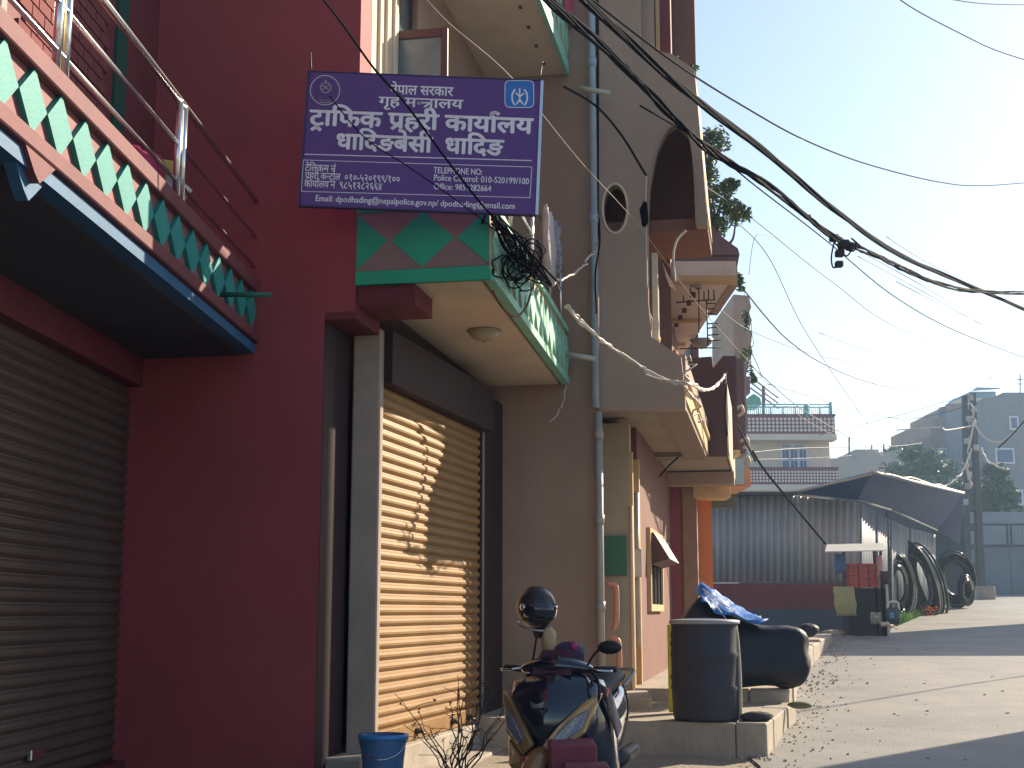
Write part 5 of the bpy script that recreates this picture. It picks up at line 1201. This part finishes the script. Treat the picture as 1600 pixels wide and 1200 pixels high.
# gold side wings with headlamps
for s in (-1, 1):
    pts = [(s*.03, -.66, .50), (s*.10, -.640, .44), (s*.25, -.53, .57), (s*.315, -.40, .80), (s*.24, -.48, .755), (s*.11, -.61, .61)]
    c = Vector((0, .03, 0)); m_ = MB(SF); m_.prism(pts, (0, .06, 0)); m_.build('headlamp_surround', GP, scm, bevel=.008)
    pts = [(s*.09, -.665, .535), (s*.125, -.645, .50), (s*.235, -.56, .595), (s*.265, -.50, .705), (s*.19, -.575, .655)]
    m_ = MB(SF); m_.prism(pts, (0, .05, 0)); m_.build('headlamp', LENS, scm, bevel=.006)
    # lower gold cheek
    pts = [(s*.02, -.645, .47), (s*.10, -.63, .42), (s*.24, -.50, .52), (s*.27, -.42, .36), (s*.18, -.46, .26), (s*.08, -.54, .33)]
    m_ = MB(SF); m_.prism(pts, (0, .06, 0)); m_.build('lower_cowl', GP, scm, bevel=.01)
    # outer side panels: black gloss sweeping back
    rings = []
    for (y, z0, z1, xo) in ((-.42, .40, .88, .25), (-.30, .30, .91, .32), (-.15, .22, .88, .34), (0, .18, .66, .31), (.15, .16, .40, .26)):
        rings.append([(s*(xo-.03), y, z0), (s*xo, y, z0+.03), (s*(xo+.01), y, (z0+z1)/2), (s*(xo-.03), y, z1-.02), (s*(xo-.07), y, z1), (s*(xo-.09), y, (z0+z1)/2)])
    m_ = MB(SF); m_.loft(rings); m_.build('leg_shield', BP if s > 0 else GP, scm, sub=1)
    m_ = MB(SF); m_.prism([(s*.345, -.30, .82), (s*.335, -.34, .76), (s*.36, -.2, .52), (s*.365, -.12, .58)], (-s*.012, 0, 0)); m_.build('trim', CHR if s > 0 else GP, scm)
m_ = MB(SF); m_.prism([(-.05, -.66, .76), (0, -.67, .74), (.05, -.66, .76), (.03, -.66, .72), (0, -.668, .70), (-.03, -.66, .72)], (0, .03, 0)); m_.build('badge', CHR, scm)
# number plate
MB(SF).box(-.10, .10, -.675, -.665, .36, .44).build('number_plate', mat('plate_red', (.4, .05, .05), .5), scm, bevel=.003)
# handlebar cowl, screen, grips, levers, mirrors
rings = []
for (x, r_, zz) in ((-.24, .03, .93), (-.17, .055, .945), (-.08, .085, .955), (0, .095, .96), (.08, .085, .955), (.17, .055, .945), (.24, .03, .93)):
    rings.append([(x, -.28+r_*1.3*math.cos(2*math.pi*i/12), zz+r_*.75*math.sin(2*math.pi*i/12)) for i in range(12)])
m_ = MB(SF); m_.loft(rings); m_.build('handlebar_cowl', BP, scm, sub=1)
m_ = MB(SF); m_.prism([(-.13, -.40, .90), (.13, -.40, .90), (.09, -.30, 1.05), (-.09, -.30, 1.05)], (0, .008, 0)); m_.build('windscreen', mat('smoked_screen', (.03, .03, .05), .1), scm)
for s in (-1, 1):
    MB(SF).tube([(s*.23, -.27, .93), (s*.36, -.22, .935)], .02, 12).build('grip', BLACK, scm)
    MB(SF).tube(catmull([(s*.22, -.31, .94), (s*.28, -.34, .93), (s*.36, -.30, .925)], 4), .008, 8).build('brake_lever', CHR, scm)
    MB(SF).tube(catmull([(s*.20, -.29, .96), (s*.25, -.31, 1.03), (s*.31, -.32, 1.07)] if s > 0 else [(-.16, -.29, .96), (-.14, -.30, 1.05), (-.12, -.31, 1.15)], 4), .007, 8).build('mirror_stem', BLACK, scm)
    if s < 0: continue
    c_ = Vector((s*.35, -.32, 1.07))
    m_ = MB(SF); m_.loft([[(c_.x+.075*k*math.cos(2*math.pi*i/14), yy, c_.z+.042*k*math.sin(2*math.pi*i/14)) for i in range(14)] for (yy, k) in ((-.36, .3), (-.35, .75), (-.33, 1), (-.315, 1.0), (-.312, .9))]); mo = m_.build('mirror', BLACK, scm)
# cable loop at right of bars
MB(SF).tube(catmull([(.22, -.32, .93), (.30, -.42, .88), (.31, -.42, .78), (.26, -.36, .70)], 6), .009, 8).build('brake_cable', BLACK, scm)
# floorboard, seat, rear body
MB(SF).box(-.18, .18, -.2, .25, .24, .29).build('floorboard', DP, scm, bevel=.015)
rings = []
for (y, z0, z1, hw) in ((.14, .28, .64, .14), (.25, .26, .70, .17), (.45, .28, .74, .19), (.70, .36, .78, .18), (.90, .48, .80, .13), (1.02, .60, .80, .07)):
    rings.append([(hw*math.copysign(abs(math.cos(t))**.7, math.cos(t)), y, (z0+z1)/2+(z1-z0)/2*math.copysign(abs(math.sin(t))**.8, math.sin(t))) for t in [2*math.pi*i/16 for i in range(16)]])
m_ = MB(SF); m_.loft(rings); m_.build('rear_body', BP, scm, sub=1)
rings = []
for (y, zz, hw, h) in ((.12, .70, .10, .03), (.22, .75, .14, .05), (.45, .77, .155, .055), (.62, .83, .15, .06), (.85, .85, .13, .055), (.98, .84, .08, .03)):
    rings.append([(hw*math.copysign(abs(math.cos(t))**.8, math.cos(t)), y, zz+h*math.sin(t)) for t in [2*math.pi*i/14 for i in range(14)]])
m_ = MB(SF); m_.loft(rings); m_.build('seat', mat('seat_vinyl', (.02, .02, .022), .6, bscale=80), scm, sub=1)
for s in (-1, 1): MB(SF).tube(catmull([(s*.14, .7, .78), (s*.17, .85, .86), (s*.12, 1.0, .88), (0, 1.04, .88)], 4), .013, 8).build('grab_rail', GSTEEL, scm)
MB(SF).tube([(.17, .35, .30), (.19, .75, .36)], .05, 14).build('exhaust', DP, scm)
MB(SF).tube([(-.05, .1, .25), (-.18, .05, .0)], .012, 8).build('side_stand', GSTEEL, scm)
# helmet on the left mirror
hc = P(838, 950, 8.45)
hm = thing('helmet', 'matt black full face helmet perched on the scooter mirror', 'helmet', hc-Vector((0, 0, .14)))
HF = TFr(Matrix.Translation(hc) @ Matrix.Rotation(R(35), 4, 'Z') @ Matrix.Rotation(R(12), 4, 'X'))
mb = MB(HF); rings = []; N = 28
for j in range(1, 15):
    th = math.pi*j/17; ring = []
    for k in range(N):
        t = 2*math.pi*k/N; x = .118*math.sin(th)*math.cos(t); y = .14*math.sin(th)*math.sin(t); z = .135*math.cos(th)
        if z < 0: x *= 1-.25*(z/.135)**2; y *= 1-.15*(z/.135)**2
        ring.append((x, y, z))
    rings.append(ring)
mb.loft(rings); mb.build('shell', mat('matt_black_helmet', (.035, .03, .032), .35, coat=.2, bump=.02), hm)
mb = MB(HF); rings = []
for j in range(5):
    z = .04-.085*j/4
    rings.append([(.122*math.sin(R(a))*math.sqrt(max(0, 1-(z/.15)**2)), -.145*math.cos(R(a))*math.sqrt(max(0, 1-(z/.15)**2)), z) for a in range(-75, 76, 10)])
mb.loft(rings, closed=False, caps=False); o = mb.build('visor', mat('smoke_visor', (.02, .02, .03), .06, coat=1, bump=0), hm, recalc=False); md = o.modifiers.new('t', 'SOLIDIFY'); md.thickness = .004
for s in (-1, 1): MB(HF).lathe((s*.118, -.02, .01), [(0, .012), (.02, .01), (.022, 0)], 14, Matrix.Rotation(R(90*s), 3, 'Y')).build('pivot', CHR, hm)
mb = MB(HF); mb.tube([(.104*math.cos(t), .125*math.sin(t), -.115) for t in [2*math.pi*i/24 for i in range(25)]], .008, 6); mb.build('rim_trim', GSTEEL, hm)
# things hung on the handlebar: yellow-brown scarf and purple bag
t = thing('bag', 'dark violet bag with pink patch hung on the scooter handlebar', 'bag', P(893, 1020, 8.5))
blob(W, P(890, 1021, 8.38), .10, .07, .075, 12, amp=.07).build('body', mat('violet_bag', (.05, .03, .08), .6), t); blob(W, P(897, 1010, 8.31), .022, .012, .025, 13, amp=.05).build('patch', mat('pink_patch', (.5, .03, .15), .5), t)
t = thing('scarf', 'tan cloth draped under the helmet on the scooter mirror', 'scarf', P(856, 1000, 8.45))
blob(W, P(858, 1002, 8.38), .045, .05, .09, 14, amp=.12).build('cloth', mat('tan_cloth', (.5, .36, .2), .8), t)
blob(W, P(845, 985, 8.47), .05, .05, .05, 15, amp=.12).build('knot', mat('dark_red_cloth', (.12, .03, .03), .8), t)
# ------------------------------------------------------------------ vendor's cart, crates, bags by the shed
VY = 27.2
ct = thing('vendor_stall', 'small roadside vendor stall with grey sheet roof on thin posts before the shed', 'stall', P(1340, 975, VY))
rp4 = [P(1289, 852, VY-.4), P(1382, 848, VY-.4), P(1378, 850, VY+.8), P(1292, 850, VY+.8)]
m_ = MB(); m_.hexa([P(1289, 863, VY-.6), P(1383, 861, VY-.6), P(1378, 850, VY+.5), P(1292, 852, VY+.5)], [P(1289, 861.5, VY-.6), P(1383, 859.5, VY-.6), P(1379, 848.5, VY+.5), P(1292, 850.5, VY+.5)]); m_.build('roof_sheet', mat('pale_sheet', (.6, .6, .58), .5, dirt=.2), ct)
for u in (1320, 1368, 1378):
    p = P(u, 900, VY); MB().box(p.x-.025, p.x+.025, VY, VY+.05, gz(VY), P(u, 857, VY).z).build('post', MATS['dark_post'], ct)
MB().box(P(1327, 930, VY).x, P(1383, 930, VY).x, VY, VY+.6, gz(VY), P(1340, 919, VY).z).build('counter', mat('very_dark_wood', (.03, .022, .022), .8), ct)
MB().box(P(1384, 930, VY).x, P(1388, 930, VY).x, VY-.02, VY+.6, gz(VY), P(1340, 896, VY).z).build('side_panel', MATS['pale_sheet'], ct)
CR = mat('red_crate_plastic', (.5, .06, .04), .5, scale=10)
cr0 = None; cw = (P(1372, 900, VY).x-P(1325, 900, VY).x)/3; chh = (P(1340, 880, VY).z-P(1340, 918, VY).z)/2
pos = [('lower left', 0, 0), ('lower middle', 1, 0), ('lower right', 2, 0), ('upper left', 0, 1), ('upper middle', 1, 1), ('upper right', 2, 1)]
for lab, i, j in pos:
    x = P(1325, 900, VY).x+i*cw; z = P(1340, 918, VY).z+j*chh+.004
    t = thing('crate', lab+' red plastic crate stacked on the vendor stall counter', 'crate', (x+cw/2, VY+.1, z), 0, 'red crates on the stall')
    m_ = MB(); w_, d_, h_ = cw-.02, .35, chh-.012; th = .02
    for (a, b, c, d) in ((0, w_, 0, th), (0, w_, d_-th, d_), (0, th, th, d_-th), (w_-th, w_, th, d_-th)):
        for (z0_, z1_) in ((0, .06), (h_*.42, h_*.6), (h_-.05, h_)): m_.box(x+.01+a, x+.01+b, VY-.05+c, VY-.05+d, z+z0_, z+z1_)
    for k in range(5):
        xx = x+.012+(w_-.03)*k/4; m_.box(xx, xx+.022, VY-.052, VY-.035, z+.001, z+h_-.001)
    m_.build('frame', CR, t); MB().box(x+.03, x+w_-.02, VY-.03, VY+.28, z+.01, z+h_*.8).build('contents', mat('crate_bottles', (.12, .02, .015), .4, col2=(.5, .3, .25), scale=22), t)
def sack(lab, u0, v0, u1, v1, Y, mt, seed, nm='sack', cat='sack', dep=.12):
    a, b = P(u0, v0, Y), P(u1, v1, Y); t = thing(nm, lab, cat, ((a.x+b.x)/2, Y, b.z)); rnd = random.Random(seed)
    rings = []; w_ = (b.x-a.x)/2; cx_ = (a.x+b.x)/2
    for j in range(8):
        f = j/7; z = b.z+(a.z-b.z)*f; k = (1+.06*math.sin(seed+j*1.7))*(.93+.1*math.sin(math.pi*f)); d = dep*(.35+.65*math.sin(math.pi*(f*.85+.1)))
        rings.append([(cx_+(.10*w_*(.5-f)*2 if seed == 41 else 0)+w_*k*math.copysign(abs(math.cos(q))**.6, math.cos(q)), Y+d*math.sin(q)+.01*math.sin(3*q+j), z+.01*math.sin(4*q)) for q in [2*math.pi*i/16 for i in range(16)]])
    m_ = MB(); m_.loft(rings); m_.build('body', mt, t); return t
sack('pale olive fabric sack hanging off the stall front corner', 1303, 917, 1338, 962, VY-.15, mat('olive_sack', (.36, .37, .17), .85, bscale=20), 41)
sack('blue bag hanging under the left end of the stall roof', 1303, 866, 1322, 895, VY-.1, mat('blue_bag', (.07, .14, .32), .6), 3, 'bag', 'bag', .08)
t = sack('dark jerrycan with pale handle beside the stall', 1385, 950, 1406, 975, VY-.6, mat('jerrycan_plastic', (.06, .08, .1), .5), 4, 'jerrycan', 'jerrycan', .12)
MB().tube(catmull([P(1386, 952, VY-.6), P(1390, 941, VY-.6), P(1402, 941, VY-.6), P(1405, 953, VY-.6)], 4), .02, 6).build('handle', WHITE, t)
MB().box(P(1391, 958, VY-.75).x, P(1397, 958, VY-.75).x, VY-.745, VY-.73, P(1391, 966, VY-.75).z, P(1391, 957, VY-.75).z).build('label_patch', mat('sky_blue_label', (.1, .35, .65), .5), t)
t = sack('string of red and white packets hanging on the stall right post', 1369, 868, 1380, 902, VY-.12, mat('red_white_packets', (.55, .08, .1), .5, col2=(.6, .5, .45), scale=14), 6, 'packet_string', 'packets', .05)
t = sack('dark rag heap on the counter end of the stall', 1375, 893, 1389, 912, VY-.2, mat('dark_rag', (.08, .02, .03), .8), 7, 'rag', 'rag', .08)
t = sack('white lace bag on the ground before the stall', 1360, 957, 1378, 975, VY-.5, mat('lace_white', (.5, .55, .45), .8, col2=(.06, .09, .06), scale=14), 8, 'bag', 'bag', .1)
t = sack('small pale clump of sticks by the grass patch', 1376, 972, 1390, 978, VY-.7, CREAM, 9, 'bundle', 'bundle', .05)
# stones at the pavement's far end
rnd = random.Random(4)
for k in range(14):
    u = 1296+k*7+rnd.uniform(-2, 2); v = 992-k*.9+rnd.uniform(-3, 3); p = G(u, v); s = rnd.uniform(.06, .16)
    o = blob(W, (p.x, p.y, p.z+s*.25), s*1.4, s, s*.5, 60+k, 8, 6, .08).build('rubble_stone', CONC); tag(o, 'one of the broken kerb stones strewn between pavement end and grass', 'stone', 'broken stones along the kerb end')
# hose coils: black pipe loops leaning by the shed
HP = mat('black_poly_pipe', (.012, .014, .02), .28, bump=0)
def coil(lab, uc, vc, Y, ru, rv, n, dx, tilt=.3, r=.035, seed=0):
    p = P(uc, vc, Y); k = Y/FPX; t = thing('pipe_coil', lab, 'pipe coil', (p.x, Y, gz(Y)), 0, 'black pipe coils by the shed'); rnd = random.Random(seed)
    for i in range(n*2):
        pts = []; ox = dx*(i*.5-n/2)*k; w1 = rnd.uniform(.55, 1.05)
        for j in range(29):
            a = 2*math.pi*j/28; x = ru*k*math.cos(a)*w1; z = rv*k*math.sin(a)*w1
            pts.append((p.x+x+ox+tilt*z, Y+i*.04-.2+.25*math.cos(a+1), max(p.z+z+rnd.gauss(0, .01), gz(Y)+r)))
        MB().tube(pts, r, 6, cap=False).build('loop', HP, t, recalc=False)
coil('leftmost black pipe coil leaning on the shed wall', 1410, 914, 34.4, 22, 45, 9, 2.2, -.15, seed=1)
coil('tall middle black pipe coil with shiny fanned loops', 1450, 906, 36.6, 26, 58, 14, 2.6, -.35, seed=2)
coil('right hand black pipe coil slumped towards the pole', 1497, 905, 41.5, 34, 42, 12, 1.5, -.1, seed=3)
coil('small flat black pipe coil on the ground near the pole', 1512, 922, 41, 14, 22, 8, 1.2, -.2, seed=4)
# grass patch
gm = MB(); rnd = random.Random(9)
for k in range(4500):
    u = rnd.uniform(1400, 1462); v = 978-(u-1400)*.42+rnd.uniform(-16, 1); p = G(u, v); h = rnd.uniform(.06, .2)*(1.3 if rnd.random() < .15 else 1); a = rnd.uniform(0, 6.28); w_ = .018
    t_ = Vector((rnd.gauss(0, .04), rnd.gauss(0, .04), h)); d = Vector((math.cos(a)*w_, math.sin(a)*w_, 0))
    gm.poly([p-d, p+d, p+t_], [(0, 1, 2)])
o = gm.build('grass', mat('grass_green', (.28, .50, .07), .7, scale=2, col2=(.08, .15, .03), bump=0), recalc=False, kind='stuff'); tag(o, 'bright green grass patch at the foot of the pipe coils', 'grass')
fl = thing('flower_clump', 'small orange and white flower clump at the grass edge', 'plant', G(1462, 962)); rnd = random.Random(3)
for nm, m__, uu in (('petals', mat('orange_petal', (.8, .25, .03), .6, bump=0), 1452), ('leaf_mass', mat('pale_leaf', (.5, .5, .35), .7, bump=0), 1466), ('leaf_mass', LEAFA, 1474)):
    m_ = MB(); c = G(uu, 962-(uu-1452)*.3)+Vector((0, 0, .15)); leaves(m_, c, (.28, .2, .16), 90, .045, rnd); m_.build(nm, m__, fl, recalc=False, kind='stuff')
m_ = MB(); c = G(1462, 962); m_.tube([c, c+Vector((0, 0, .25))], .01, 5); m_.build('stem', LEAFA, fl)

# ------------------------------------------------------------------ the opposite side of the street (outside the frame, throws the road's shade)
op = []
def opp(lab, x0, x1, y0, y1, h, m=BROWN):
    t = thing('opposite_house', lab, 'house', (x0, y0, gz(y0)))
    MB().box(x0, x1, y0, y1, -1, gz(y0)+h).build('wall', m, t)
    MB().box(x0-.3, x1, y0-.1, y1+.1, gz(y0)+h+.002, gz(y0)+h+.25).build('roof_slab', CONC, t)
    for k in range(int((y1-y0)//2.2)):
        w_ = MB().box(x0-.03, x0-.002, y0+.6+k*2.2, y0+1.8+k*2.2, gz(y0)+1.0, gz(y0)+2.3).build('window', WOOD, t); MB().box(x0-.04, x0-.031, y0+.7+k*2.2, y0+1.7+k*2.2, gz(y0)+1.1, gz(y0)+2.2).build('pane', GLASS, w_)
    return t
t_ = opp('long brown house across the street, outside the view at right', 9.5, 15, 11.5, 16.9, 6.6)
MB().box(9.5, 15, 11.5, 18.6, 7.6, 10.6).build('shade_overhang', BROWN, t_)  # unseen overhang added to keep direct sun off the left shutter
opp('low brown house across the street, outside the view at far right', 14.2, 26, 30, 34, 5.6)
# a pair of overhead service wires above the road, outside the frame, whose shadows cross the paving
for k, lab in enumerate(('lower wire of the pair strung across the street outside the view', 'upper wire of the pair strung across the street outside the view')):
    o_ = 9.8+k*.9; m_ = MB(); m_.tube(catmull([Vector((3.0+t*.683+o_*.743, 14.2+t*.731+o_*.669, gz(14.2+t*.7)+o_*.51-.25*math.sin(math.pi*(t+4)/16))) for t in (-4, 0, 4, 8, 12)], 5), .022, 6)
    tag(m_.build('service_wire', WIRE, recalc=False), lab, 'wire')
# ------------------------------------------------------------------ haze
hz = MB(); hz.box(-60, 90, -25, 135, -4, 34); ho = hz.build('haze', [], kind='stuff')
hm_ = bpy.data.materials.new('haze_air'); hm_.use_nodes = True; hn = hm_.node_tree
hn.nodes.remove(hn.nodes['Principled BSDF']); pv = hn.nodes.new('ShaderNodeVolumePrincipled')
pv.inputs['Color'].default_value = (.50, .74, 1, 1); pv.inputs['Density'].default_value = .0021; pv.inputs['Anisotropy'].default_value = .3
hn.links.new(pv.outputs[0], hn.nodes['Material Output'].inputs['Volume']); ho.data.materials.append(hm_)
